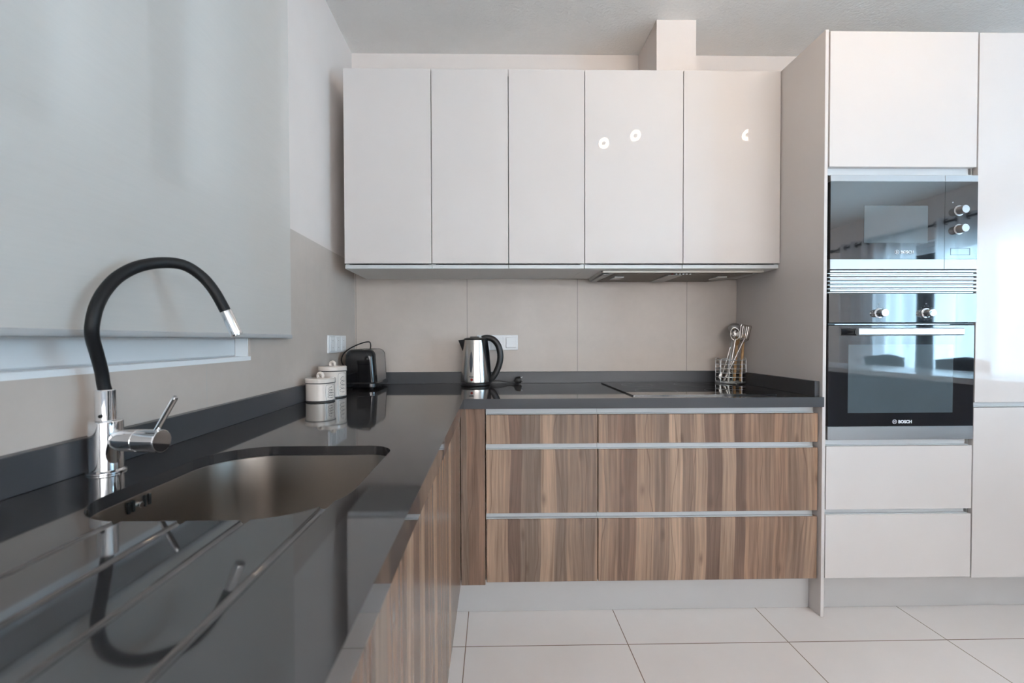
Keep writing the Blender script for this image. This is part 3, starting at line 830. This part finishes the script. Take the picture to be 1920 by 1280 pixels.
kt = thing('electric_kettle', 'brushed steel electric kettle with black handle, lid and spout', 'kettle', (KX, KY, CZ+0.016))
z0 = CZ+0.016
obj('body', lathe(B(), [(0, z0+0.0002), (0.073, z0+0.0002), (0.0755, z0+0.003), (0.0755, z0+0.008), (0.0745, z0+0.02), (0.0700, z0+0.08), (0.0645, z0+0.15), (0.0600, z0+0.205), (0.0585, z0+0.2165), (0, z0+0.2165)], (KX, KY), 64), 'steel_kettle', kt)
ld = obj('lid', lathe(B(), [(0.0, z0+0.217), (0.0590, z0+0.217), (0.0595, z0+0.2195), (0.057, z0+0.2245), (0.045, z0+0.2285), (0.02, z0+0.2300), (0, z0+0.2302)], (KX, KY)), 'black', kt)
obj('lid_tab', bx(KX-0.026, KX+0.02, KY-0.012, KY+0.012, z0+0.229, z0+0.2345, 0.002), 'black', ld)
# spout: wedge to the left
b = B()
loft(b, [[(KX-0.052, KY-0.024, z0+0.2205), (KX-0.052, KY+0.024, z0+0.2205), (KX-0.087, KY+0.004, z0+0.2160), (KX-0.087, KY-0.004, z0+0.2160)],
         [(KX-0.054, KY-0.022, z0+0.200), (KX-0.054, KY+0.022, z0+0.200), (KX-0.079, KY+0.006, z0+0.196), (KX-0.079, KY-0.006, z0+0.196)],
         [(KX-0.060, KY-0.008, z0+0.160), (KX-0.060, KY+0.008, z0+0.160), (KX-0.064, KY+0.002, z0+0.159), (KX-0.064, KY-0.002, z0+0.159)]])
obj('spout', b, 'black', kt)
# handle, cross-section an oval swept along a D
hpts = smooth_path([(KX+0.035, KY, z0+0.2240), (KX+0.062, KY, z0+0.2290), (KX+0.094, KY-0.001, z0+0.2190), (KX+0.118, KY-0.002, z0+0.1900), (KX+0.1290, KY-0.003, z0+0.150),
                    (KX+0.1290, KY-0.003, z0+0.115), (KX+0.1190, KY-0.003, z0+0.075), (KX+0.100, KY-0.002, z0+0.036), (KX+0.083, KY-0.001, z0+0.014), (KX+0.071, KY, z0+0.010)], 6)
nn = len(hpts)
rads = [0.0145 + 0.002*math.sin(PI*i/(nn-1)) - (0.006 if i > nn-8 else 0)*(i-(nn-8))/8 for i in range(nn)]
obj('handle', tube(B(), hpts, rads, 20), 'black', kt)
b = B()   # black spine between body and handle
loft(b, [[(KX+0.036, KY-0.050, z0+0.222), (KX+0.064, KY-0.012, z0+0.222), (KX+0.064, KY+0.012, z0+0.222), (KX+0.036, KY+0.045, z0+0.222)],
         [(KX+0.050, KY-0.044, z0+0.15), (KX+0.074, KY-0.012, z0+0.15), (KX+0.074, KY+0.012, z0+0.15), (KX+0.050, KY+0.040, z0+0.15)],
         [(KX+0.066, KY-0.030, z0+0.05), (KX+0.081, KY-0.010, z0+0.05), (KX+0.081, KY+0.010, z0+0.05), (KX+0.066, KY+0.028, z0+0.05)],
         [(KX+0.071, KY-0.020, z0+0.004), (KX+0.082, KY-0.008, z0+0.004), (KX+0.082, KY+0.008, z0+0.004), (KX+0.071, KY+0.018, z0+0.004)]])
obj('handle_spine', b, 'black_gloss', kt)
def on_kettle(ang, z):
    zz = (z-z0)/0.2165
    r = 0.0755*(1-zz)+0.0585*zz + 0.0003
    return Vector((KX+r*math.sin(ang), KY-r*math.cos(ang), z))
b = B()
L_, R_ = [], []
for k in range(17):
    t = k/16; z = z0+0.052+t*0.108; hw = 0.0001+0.0080*math.sin(PI*t)**0.7
    L_.append((-0.26, z, -hw)); R_.append((-0.26, z, hw))
def strip(off):
    vs = []
    for a, z, hw in L_ + R_[::-1]:
        p = on_kettle(a+hw/0.066, z); n_ = Vector((math.sin(a), -math.cos(a), 0)); vs.append(b.verts.new(p+n_*off))
    return vs
v1 = strip(0.0022); v0 = strip(-0.001); n = len(v1)
b.faces.new(v1)
for k in range(n): b.faces.new((v0[k], v0[(k+1) % n], v1[(k+1) % n], v1[k]))
bmesh.ops.recalc_face_normals(b, faces=b.faces)
obj('water_gauge', b, 'gauge', kt, smooth=False)
b = B(); p = on_kettle(-0.20, z0+0.0175); cyl(b, p, p+Vector((-0.2, -1, 0))*0.0025, 0.0065, n=20); obj('power_light', b, 'red', kt, label='dark red indicator')
b = text_bm('Tristar', 0.0085, on_kettle(-0.40, z0+0.0295)+Vector((0, -0.002, 0)), (0.98, -0.20, 0), (0, 0, 1), offset=0.0003)
obj('lettering', b, 'ink', kt, smooth=False, label='small dark maker name')

# ------------------------------------------------------------------ toaster
TX, TY_ = 0.1080, -0.160
to = thing('toaster', 'black and steel two-slot toaster in the worktop corner', 'toaster', (TX, TY_, CZ))
def tsec(w0, w1, z0_, z1_, r, y, n=8):
    """end-view outline, bottom wider than top"""
    pts = [(-w0, z0_), (w0, z0_)]
    for k in range(n+1):
        a = PI/2*k/n; pts.append((w1-r+r*math.cos(a), z1_-r+r*math.sin(a)))
    for k in range(n+1):
        a = PI/2+PI/2*k/n; pts.append((-w1+r+r*math.cos(a), z1_-r+r*math.sin(a)))
    return [(TX+x, y, z) for x, z in pts]
zb, zt_ = CZ+0.034, 1.0870
obj('steel_sleeve', loft(B(), [tsec(0.0770, 0.0690, zb, zt_, 0.030, y) for y in (-0.250, -0.075)]), 'steel', to)
def cap(sign, ya, yb):
    rr = []
    for k in range(7):
        a = PI/2*k/6; ins = 0.020*(1-math.cos(a)); y = ya+(yb-ya)*math.sin(a)
        rr.append(tsec(0.0782-ins, 0.0702-ins, zb-0.0, zt_+0.0012-ins, 0.031, y))
    return loft(B(), rr)
obj('end_cap', cap(-1, -0.2500, -0.2850), 'black_gloss', to)
obj('end_cap', cap(1, -0.0750, -0.0400), 'black_gloss', to)
b = B()
P0 = rrect(TX-0.072, TX+0.072, -0.278, -0.047, 0.03, 8); P1 = rrect(TX-0.083, TX+0.083, -0.291, -0.036, 0.035, 8)
loft(b, [[(x, y, CZ+0.006) for x, y in P0], [(x, y, CZ+0.012) for x, y in P1], [(x, y, CZ+0.028) for x, y in P1], [(x, y, zb) for x, y in rrect(TX-0.079, TX+0.079, -0.287, -0.040, 0.033, 8)]])
obj('base', b, 'black_gloss', to)
for sx_ in (-0.05, 0.05):
    for yy in (-0.25, -0.07):
        b = B(); cyl(b, (TX+sx_, yy, CZ+0.0005), (TX+sx_, yy, CZ+0.0065), 0.008, n=16); obj('foot', b, 'rubber', to)
for sx_ in (-0.026, 0.026):
    obj('bread_slot', bx(TX+sx_-0.011, TX+sx_+0.011, -0.235, -0.090, zt_-0.002, zt_+0.0012), 'dark', to, smooth=False)
obj('lever', bx(TX-0.018, TX+0.018, -0.0400, -0.030, 1.02, 1.035, 0.003), 'black', to)
cd = smooth_path([(0.055, -0.0385, 0.925), (0.033, -0.030, 0.955), (0.0225, -0.10, 0.985), (0.0170, -0.215, 1.005), (0.0160, -0.255, 1.035), (0.0210, -0.235, 1.068), (0.042, -0.190, 1.095), (0.078, -0.140, 1.117), (0.106, -0.110, 1.1235), (0.100, -0.060, 1.1085), (0.090, -0.033, 1.085), (0.072, -0.028, 1.03), (0.06, -0.0345, 0.95)], 6)
obj('cord', tube(B(), cd, 0.0030, 10), 'rubber', to)

# ------------------------------------------------------------------ ceramic canisters
def canister(x, y, r, h, hl, label):
    t = thing('ceramic_canister', label, 'canister', (x, y, CZ), 'lidded ceramic canisters')
    c = (x, y)
    bd = obj('jar', lathe(B(), [(0, CZ+0.0005), (r-0.003, CZ+0.0005), (r, CZ+0.004), (r, h-0.002), (r-0.002, h), (0, h)], c, 56), 'ceramic', t)
    obj('glaze_line', lathe(B(), [(r-0.002, CZ+0.0012), (r-0.0012, CZ+0.0012), (r+0.0004, CZ+0.0028), (r+0.0004, CZ+0.0058), (r-0.0015, CZ+0.0058)], c, 56), 'ink', bd)
    ld_ = obj('lid', lathe(B(), [(0, h+0.0002), (r+0.0002, h+0.0002), (r+0.0018, h+0.002), (r+0.0022, h+0.0040), (r+0.0022, hl-0.003), (r-0.001, hl), (0, hl+0.0005)], c, 56), 'ceramic', t)
    obj('glaze_line', lathe(B(), [(r-0.002, h-0.0006), (r+0.0016, h-0.0006), (r+0.0026, h+0.0008), (r+0.0026, h+0.0026), (r-0.0015, h+0.0026)], c, 56), 'ink', ld_)
    b = B(); K = 28
    tube(b, [(x+0.0108*math.cos(2*PI*k/K), y-0.003*math.cos(2*PI*k/K), hl+0.0070+0.0108*math.sin(2*PI*k/K)) for k in range(K)], 0.0058, 14, closed=True)
    obj('knob', b, 'ceramic', ld_)
    # painted frame and script on the side turned to the room
    b = B(); zc = (CZ+h)/2; hh = (h-CZ)*0.40
    def S(a, z): return Vector((x+(r+0.0002)*math.sin(a), y-(r+0.0002)*math.cos(a), z))
    ca = 1.08
    fr = [(ca-0.30, -1), (ca-0.34, -0.5), (ca-0.34, 0.5), (ca-0.30, 1), (ca-0.1, 1.08), (ca+0.25, 1.05), (ca+0.45, 0.9), (ca+0.5, 0), (ca+0.45, -0.9), (ca+0.2, -1.05), (ca-0.1, -1.02)]
    pts = smooth_path([S(a, zc+q*hh) for a, q in fr] + [S(*[fr[0][0], zc+fr[0][1]*hh])], 5)
    tube(b, pts, 0.00042, 6)
    for sgn, ph in ((1, 0.0), (-1, 1.3)):
        pp = []
        for k in range(90):
            u_ = k/89; q = -0.82+1.64*u_
            a = ca + (0.02 if sgn > 0 else 0.16) + 0.17*math.sin(u_*2*PI*4.5+ph) + 0.05*math.sin(u_*31+ph)
            pp.append(S(a, zc+hh*(q+0.10*math.cos(u_*2*PI*4.5+ph))))
        if sgn > 0: tube(b, pp, 0.00050, 6)
        else: tube(b, pp[20:70], 0.00038, 6)
    obj('script_decoration', b, 'ink', bd, smooth=False, label='dark handwritten script in a drawn frame')
canister(0.0755, -0.655, 0.0530, 0.9690, 0.9885, 'smaller cream ceramic canister, in front of the taller one')
canister(0.0780, -0.535, 0.0535, 1.0060, 1.0260, 'taller cream ceramic canister, between the small one and the toaster')

# ------------------------------------------------------------------ utensil rack and utensils
RX, RY, RR = 1.9880, -0.0920, 0.0735
rk = thing('utensil_rack', 'chrome wire utensil basket behind the hob, by the tall panel', 'utensil holder', (RX, RY, CZ))
def ring_pts(z, rx=RR, ry=0.054, n=40, a0=0, a1=2*PI): return [(RX+rx*math.cos(a0+(a1-a0)*k/n), RY+ry*math.sin(a0+(a1-a0)*k/n), z) for k in range(n+(0 if abs(a1-a0-2*PI) < 1e-6 else 1))]
for k in range(6):
    z = CZ+0.0140+k*0.0222
    obj('wire_hoop', tube(B(), ring_pts(z), 0.0020, 8, closed=True), 'alu', rk)
b = B()
for dxx in (-0.8, -0.4, 0, 0.4, 0.8):
    yy = 0.054*math.sqrt(1-dxx*dxx)
    tube(b, [(RX+RR*dxx, RY-yy, CZ+0.008), (RX+RR*dxx, RY+yy, CZ+0.008)], 0.0014, 8)
tube(b, ring_pts(CZ+0.008), 0.0024, 8, closed=True)
obj('base_grid', b, 'alu', rk)
for a in (-2.35, -0.85, 0.75, 2.3):
    da = 0.30; zt2 = CZ+0.135
    p = [(RX+RR*1.02*math.cos(a-da), RY+0.0550*math.sin(a-da), CZ+0.009), (RX+RR*1.02*math.cos(a-da), RY+0.0550*math.sin(a-da), zt2-0.012)]
    for k in range(7):
        q = PI*k/6; p.append((RX+RR*1.02*math.cos(a-da*math.cos(q)), RY+0.0550*math.sin(a-da*math.cos(q)), zt2-0.012+0.012*math.sin(q)))
    p += [(RX+RR*1.02*math.cos(a+da), RY+0.0550*math.sin(a+da), zt2-0.012), (RX+RR*1.02*math.cos(a+da), RY+0.0550*math.sin(a+da), CZ+0.009)]
    obj('wire_upright', tube(B(), p, 0.0017, 8), 'alu', rk)
for k in range(3):
    a = -PI/2+k*2*PI/3
    bfo = B(); bmesh.ops.create_uvsphere(bfo, u_segments=14, v_segments=8, radius=0.0042)
    bmesh.ops.translate(bfo, vec=(RX+RR*0.9*math.cos(a), RY+0.052*math.sin(a), CZ+0.0046), verts=bfo.verts)
    obj('foot', bfo, 'chrome', rk)

def frame_mat(origin, up, face):
    """local z = up along the handle, local -y = face direction"""
    u = Vector(up).normalized(); f_ = Vector(face); f_ = (f_-u*f_.dot(u)).normalized()
    x_ = u.cross(-f_) * -1
    m = Matrix((x_, -f_, u)).transposed().to_4x4()
    if m.determinant() < 0: m = Matrix((-x_, -f_, u)).transposed().to_4x4()
    m.translation = Vector(origin); return m
def place(bm, m): bmesh.ops.transform(bm, matrix=m, verts=bm.verts); return bm

def slotted_sheet(w0, w1, h, slots, curve=0.0, t=0.0012, rtop=0.006):
    """blade with real slots: columns of quads; slots = list of (x0,x1,z0,z1)"""
    bm = B()
    xs = sorted({-1.0, 1.0} | {s for a in slots for s in a[:2]} | {-1+k*0.25 for k in range(9)})
    zs = sorted({0.0, 1.0} | {s for a in slots for s in a[2:]} | {k*0.125 for k in range(9)} | {0.96, 0.985})
    def P_(x, z):
        ww = w0+(w1-w0)*z
        if z > 0.9: ww -= (1-math.cos((z-0.9)/0.1*PI/2))*rtop
        return Vector((x*ww, curve*(x*x-1), z*h))
    V = {}
    for i, x in enumerate(xs):
        for j, z in enumerate(zs): V[i, j] = bm.verts.new(P_(x, z))
    for i in range(len(xs)-1):
        for j in range(len(zs)-1):
            mx, mz = (xs[i]+xs[i+1])/2, (zs[j]+zs[j+1])/2
            if any(a[0] < mx < a[1] and a[2] < mz < a[3] for a in slots): continue
            bm.faces.new((V[i, j], V[i+1, j], V[i+1, j+1], V[i, j+1]))
    loose = [v for v in bm.verts if not v.link_faces]
    bmesh.ops.delete(bm, geom=loose, context='VERTS')
    return bm

def steel_utensil(name, label, cat, foot, top, face, head_bm, head_up, mat='steel_kettle', neck_r=0.0038, grip_r=0.0066, thick=0.0012):
    foot, top = Vector(foot), Vector(top)
    t = thing(name, label, cat, foot)
    d = (top-foot)
    up = d.normalized()
    m = frame_mat(top, Vector(head_up), face)
    place(head_bm, m)
    h_ = obj('head', head_bm, mat, t)
    if thick:
        md = h_.modifiers.new('thickness', 'SOLIDIFY'); md.thickness = thick; md.offset = 0
    L1 = d.length
    b = tube(B(), [foot, foot+up*0.002, foot+up*0.01, foot+up*L1*0.50, foot+up*L1*0.56, foot+up*(L1+0.006)], [grip_r*0.6, grip_r, grip_r*1.1, grip_r*0.95, neck_r, neck_r*0.9], 12)
    obj('handle', b, mat, t)
    return t
# slotted turner (the big blade turned to the room)
sl = [(-0.78, -0.60, 0.12, 0.88), (-0.46, -0.28, 0.12, 0.88), (-0.12, 0.06, 0.12, 0.88), (0.22, 0.40, 0.12, 0.88), (0.56, 0.74, 0.12, 0.88)]
turner = slotted_sheet(0.0250, 0.0305, 0.076, sl)
tl_ = slotted_sheet(0.010, 0.025, 0.014, [])
for v in tl_.verts: v.co = Vector((v.co.x, 0.012*(1-v.co.z/0.014), v.co.z-0.014))
me_ = bpy.data.meshes.new('x'); tl_.to_mesh(me_); turner.from_mesh(me_); bpy.data.meshes.remove(me_)
steel_utensil('slotted_turner', 'steel slotted turner with a wide blade, tallest at the right in the basket', 'utensil',
              (1.9400, -0.1150, CZ+0.014), (2.0190, -0.1580, 1.1290), (0.10, -1, 0.1), turner, (0.14, -0.03, 1))
# skimmer spoon with slots
bm_ = B(); n_r, n_a = 8, 28
V = {}
for i in range(n_r+1):
    for j in range(n_a):
        rr = i/n_r; a = 2*PI*j/n_a
        V[i, j] = bm_.verts.new((0.0235*rr*math.cos(a), 0.012*(1-rr*rr), 0.034+0.034*rr*math.sin(a))) if i else None
c0 = bm_.verts.new((0, 0.012, 0.034))
for j in range(n_a):
    bm_.faces.new((c0, V[1, j], V[1, (j+1) % n_a]))
for i in range(1, n_r):
    for j in range(n_a):
        if 3 <= i <= 5 and (j % 7) in (2, 3): continue
        bm_.faces.new((V[i, j], V[i+1, j], V[i+1, (j+1) % n_a], V[i, (j+1) % n_a]))
steel_utensil('slotted_spoon', 'steel slotted spoon leaning left of the turner', 'utensil', (1.9560, -0.1240, CZ+0.014), (1.9905, -0.1290, 1.1250), (-0.20, -1, 0.25), bm_, (0.03, 0.1, 1))
# ladle, dark, behind
bm_ = B()
rings = [[(0.030*math.sin(PI/2*k/6+0.02)*math.cos(2*PI*j/24), 0.030*math.sin(PI/2*k/6+0.02)*math.sin(2*PI*j/24)*0.9+0.0, 0.045-0.026*math.cos(PI/2*k/6)) for j in range(24)] for k in range(7)]
loft(bm_, rings, cap0=True, cap1=False)
bmesh.ops.rotate(bm_, cent=(0, 0, 0.04), matrix=Matrix.Rotation(math.radians(-70), 3, 'X'), verts=bm_.verts)
steel_utensil('ladle', 'dark steel ladle standing behind the slotted spoon', 'utensil', (1.9850, -0.0600, CZ+0.014), (2.0150, -0.0650, 1.1500), (-0.5, -1, 0.2), bm_, (0.2, 0, 1), mat='steel', neck_r=0.003)
# plain handle of a further spoon standing head down
t = thing('serving_spoon', 'steel spoon standing head down, its thin handle leaning right', 'utensil', (1.9400, -0.0950, CZ+0.0135))
sp0, sp1 = Vector((1.9440, -0.0960, CZ+0.055)), Vector((1.9790, -0.105, 1.0900))
obj('handle', tube(B(), [sp0, sp0.lerp(sp1, 0.3), sp1.lerp(sp0, 0.02), sp1], [0.003, 0.0038, 0.0046, 0.003], 12), 'steel_kettle', t)
bm_ = B(); bmesh.ops.create_uvsphere(bm_, u_segments=20, v_segments=12, radius=1)
bmesh.ops.transform(bm_, matrix=Matrix.Translation((1.9400, -0.0950, CZ+0.040)) @ Matrix.Rotation(math.radians(12), 4, 'Y') @ Matrix.Diagonal((0.017, 0.005, 0.026, 1)), verts=bm_.verts)
obj('bowl', bm_, 'steel_kettle', t)
def wooden_spoon(foot, top, label, head=True):
    foot, top = Vector(foot), Vector(top); d = top-foot
    t = thing('wooden_spoon', label, 'utensil', foot, 'wooden spoons in the basket')
    obj('handle', tube(B(), [foot, foot+d*0.02, foot+d*0.75, top], [0.0050, 0.0072, 0.0066, 0.0056], 14), 'spoon_wood', t)
    bm_ = B(); bmesh.ops.create_uvsphere(bm_, u_segments=20, v_segments=12, radius=1)
    u = d.normalized()
    bmesh.ops.transform(bm_, matrix=Matrix.Translation(top+u*0.022) @ u.to_track_quat('Z', 'Y').to_matrix().to_4x4() @ Matrix.Diagonal((0.014, 0.005, 0.027, 1)), verts=bm_.verts)
    obj('bowl', bm_, 'spoon_wood', t)
wooden_spoon((2.0300, -0.1080, CZ+0.013), (2.0480, -0.1020, 1.110), 'wooden spoon at the right of the basket, half behind the turner')
wooden_spoon((2.0080, -0.0900, CZ+0.013), (2.0270, -0.0800, 1.100), 'wooden spoon just left of the right-hand wooden spoon in the basket')

# ------------------------------------------------------------------ ceiling spotlights over the kitchen (seen mirrored in the doors)
def spot(x, y, aim, lab):
    t = thing('ceiling_spotlight', lab, 'ceiling light', (x, y, CEIL), 'ceiling spotlights over the kitchen')
    b = B(); cyl(b, (x, y, CEIL-0.022), (x, y, CEIL-0.0005), 0.045, bev=0.002); obj('canopy', b, 'alu', t)
    h = Vector((x, y, 2.49)); d = (Vector(aim)-h).normalized()
    b = B(); tube(b, [(x, y, CEIL-0.022), (x, y, 2.53), h-d*0.03], 0.007, 12); obj('arm', b, 'alu', t)
    b = B(); tube(b, [h-d*0.055, h-d*0.05, h-d*0.01, h+d*0.018, h+d*0.0185, h+d*0.010], [0.014, 0.020, 0.034, 0.038, 0.0355, 0.034], 32); hd_ = obj('lamp_head', b, 'alu', t)
    u, v = frame_of(d); b = B(); n = 36
    c = h+d*0.0190
    for k in range(n):
        q0, q1 = 2*PI*k/n, 2*PI*(k+1)/n
        b.faces.new([b.verts.new(c+(u*math.cos(q)+v*math.sin(q))*rr) for rr, q in ((0.033, q0), (0.033, q1), (0.0155, q1), (0.0155, q0))])
    obj('light_ring', b, 'lamp_ring', hd_, smooth=False)
    b = B(); cyl(b, h+d*0.011, h+d*0.017, 0.0115, n=24); obj('reflector_centre', b, 'black', hd_)
spot(1.512, -1.360, (1.30, 0, 1.7), 'ceiling spotlight nearest the window, mirrored in the fourth wall-cabinet door')
spot(1.690, -1.250, (1.75, 0, 1.8), 'middle ceiling spotlight, mirrored brightest in the fourth wall-cabinet door')
spot(2.435, -1.230, (2.05, 0, 1.7), 'right ceiling spotlight, mirrored in the fifth wall-cabinet door')

# ------------------------------------------------------------------ the room behind the viewer (seen in the oven and microwave glass; rear window dressing is added)
rod = thing('curtain_rod', 'dark curtain rod above the bright window mirrored in the microwave glass', 'curtain rod', (XR-0.09, -3.3, 2.33))
b = B(); cyl(b, (XR-0.09, -4.75, 2.33), (XR-0.09, -1.65, 2.33), 0.012, n=16); obj('pole', b, 'rod', rod)
for y in (-4.76, -1.64):
    bm_ = B(); bmesh.ops.create_uvsphere(bm_, u_segments=16, v_segments=10, radius=0.024); bmesh.ops.translate(bm_, vec=(XR-0.09, y, 2.33), verts=bm_.verts); obj('finial', bm_, 'rod', rod)
for y in (-4.72, -1.68):
    obj('bracket', bx(XR-0.10, XR-0.0005, y-0.008, y+0.008, 2.31, 2.318), 'rod', rod)
def curtain(axis, p, a0, a1, folds, lab, z0_=0.02, z1_=2.38, amp=0.045):
    t = thing('curtain', lab, 'curtain', (p, (a0+a1)/2, 0) if axis == 'x' else ((a0+a1)/2, p, 0), 'sheer eyelet curtains')
    b = B(); n = folds*12; NZ = 6; g = []
    for i in range(n+1):
        a = a0+(a1-a0)*i/n; q = amp*math.cos(i/12*2*PI)
        col_ = []
        for j in range(NZ+1):
            z = z0_+(z1_-z0_)*j/NZ; k = q*(1+0.15*math.sin(j*1.7+i*0.2))
            col_.append(b.verts.new((p+k, a, z) if axis == 'x' else (a, p+k, z)))
        g.append(col_)
    for i in range(n):
        for j in range(NZ): b.faces.new((g[i][j], g[i+1][j], g[i+1][j+1], g[i][j+1]))
    obj('drape', b, 'sheer', t)
    for i in range(folds*2):
        a = a0+(a1-a0)*(i+0.5)/(folds*2); K = 20
        b = B(); tube(b, [((p+0.026*math.cos(2*PI*k/K), a, 2.33+0.026*math.sin(2*PI*k/K)) if axis == 'x' else (a, p+0.026*math.cos(2*PI*k/K), 2.33+0.026*math.sin(2*PI*k/K))) for k in range(K)], 0.006, 8, closed=True)
        obj('eyelet', b, 'rod', t)
curtain('x', XR-0.09, -4.65, -3.62, 6, 'far sheer eyelet curtain, mirrored left of the bright glass in the oven')
curtain('x', XR-0.09, -3.42, -1.75, 8, 'near sheer eyelet curtain, mirrored at the right edge of the oven glass')

rod = thing('curtain_rod', 'dark curtain rod above the added wide fill window behind the viewer', 'curtain rod', (2.55, YB+0.09, 2.33))  # rod and sheers added with the rear window to soften its fill
b = B(); cyl(b, (0.12, YB+0.09, 2.33), (4.98, YB+0.09, 2.33), 0.012, n=16); obj('pole', b, 'rod', rod)
for x in (0.11, 4.99):
    bm_ = B(); bmesh.ops.create_uvsphere(bm_, u_segments=16, v_segments=10, radius=0.024); bmesh.ops.translate(bm_, vec=(x, YB+0.09, 2.33), verts=bm_.verts); obj('finial', bm_, 'rod', rod)
    xb = x+0.04 if x < 1 else x-0.04
    obj('bracket', bx(xb-0.008, xb+0.008, YB+0.0005, YB+0.10, 2.31, 2.318), 'rod', rod)
curtain('y', YB+0.09, 0.22, 2.50, 11, 'wide sheer eyelet curtain, window side of the added fill window behind the viewer')
curtain('y', YB+0.09, 2.60, 4.88, 11, 'wide sheer eyelet curtain, bar side of the added fill window behind the viewer')
bar = thing('breakfast_bar', 'white-topped breakfast bar with a dark side, mirrored in the oven door', 'bar', (3.85, -2.3, 0))
obj('bar_top', bx(3.50, 4.10, -3.50, -1.15, 0.865, 0.900, 0.003), 'bar_white', bar)
obj('side_panel', bx(3.56, 3.60, -3.45, -1.20, 0.06, 0.865, 0.002), 'teal', bar)
obj('end_panel', bx(3.60, 4.0, -3.45, -3.41, 0.001, 0.865, 0.002), 'teal', bar)
obj('end_panel', bx(3.60, 4.0, -1.24, -1.20, 0.001, 0.865, 0.002), 'teal', bar)
obj('kick_board', bx(3.62, 3.64, -3.41, -1.24, 0.001, 0.06), 'black', bar)

def stool(y, lab):
    x = 4.42
    t = thing('bar_stool', lab, 'stool', (x, y, 0), 'bar stools at the breakfast bar')
    obj('seat', bx(x-0.19, x+0.19, y-0.19, y+0.19, 0.66, 0.72, 0.02, 3), 'cushion', t)
    b = B(); rr = []
    for k in range(9):
        a = -1+2*k/8
        rr.append((y+a*0.20, x+0.19-0.04*(a*a)))
    rings_ = [[(px+0.012, py, 0.76), (px+0.012, py, 0.98-0.03*abs(py-y)/0.2), (px-0.014, py, 0.98-0.03*abs(py-y)/0.2), (px-0.014, py, 0.76)] for py, px in rr]
    loft(b, rings_); obj('backrest', b, 'cushion', t)
    for sx_ in (-1, 1):
        for sy2 in (-1, 1):
            b = B(); tube(b, [(x+sx_*0.15, y+sy2*0.15, 0.66), (x+sx_*0.20, y+sy2*0.20, 0.001)], [0.013, 0.011], 10); obj('leg', b, 'alu', t)
    b = B(); cyl(b, (x-0.165, y-0.178, 0.30), (x-0.178, y+0.178, 0.30), 0.008, n=10); obj('footrest', b, 'alu', t)
    for s_ in (-1, 1): obj('back_support', tube(B(), [(x+0.165, y+s_*0.13, 0.70), (x+0.185, y+s_*0.13, 0.80)], 0.010, 10), 'alu', t)
stool(-3.05, 'charcoal bar stool at the far end of the bar, mirrored in the oven glass')
stool(-2.35, 'charcoal bar stool at the middle of the bar, mirrored in the oven glass')
stool(-1.65, 'charcoal bar stool at the near end of the bar, nearest the tall cabinets')
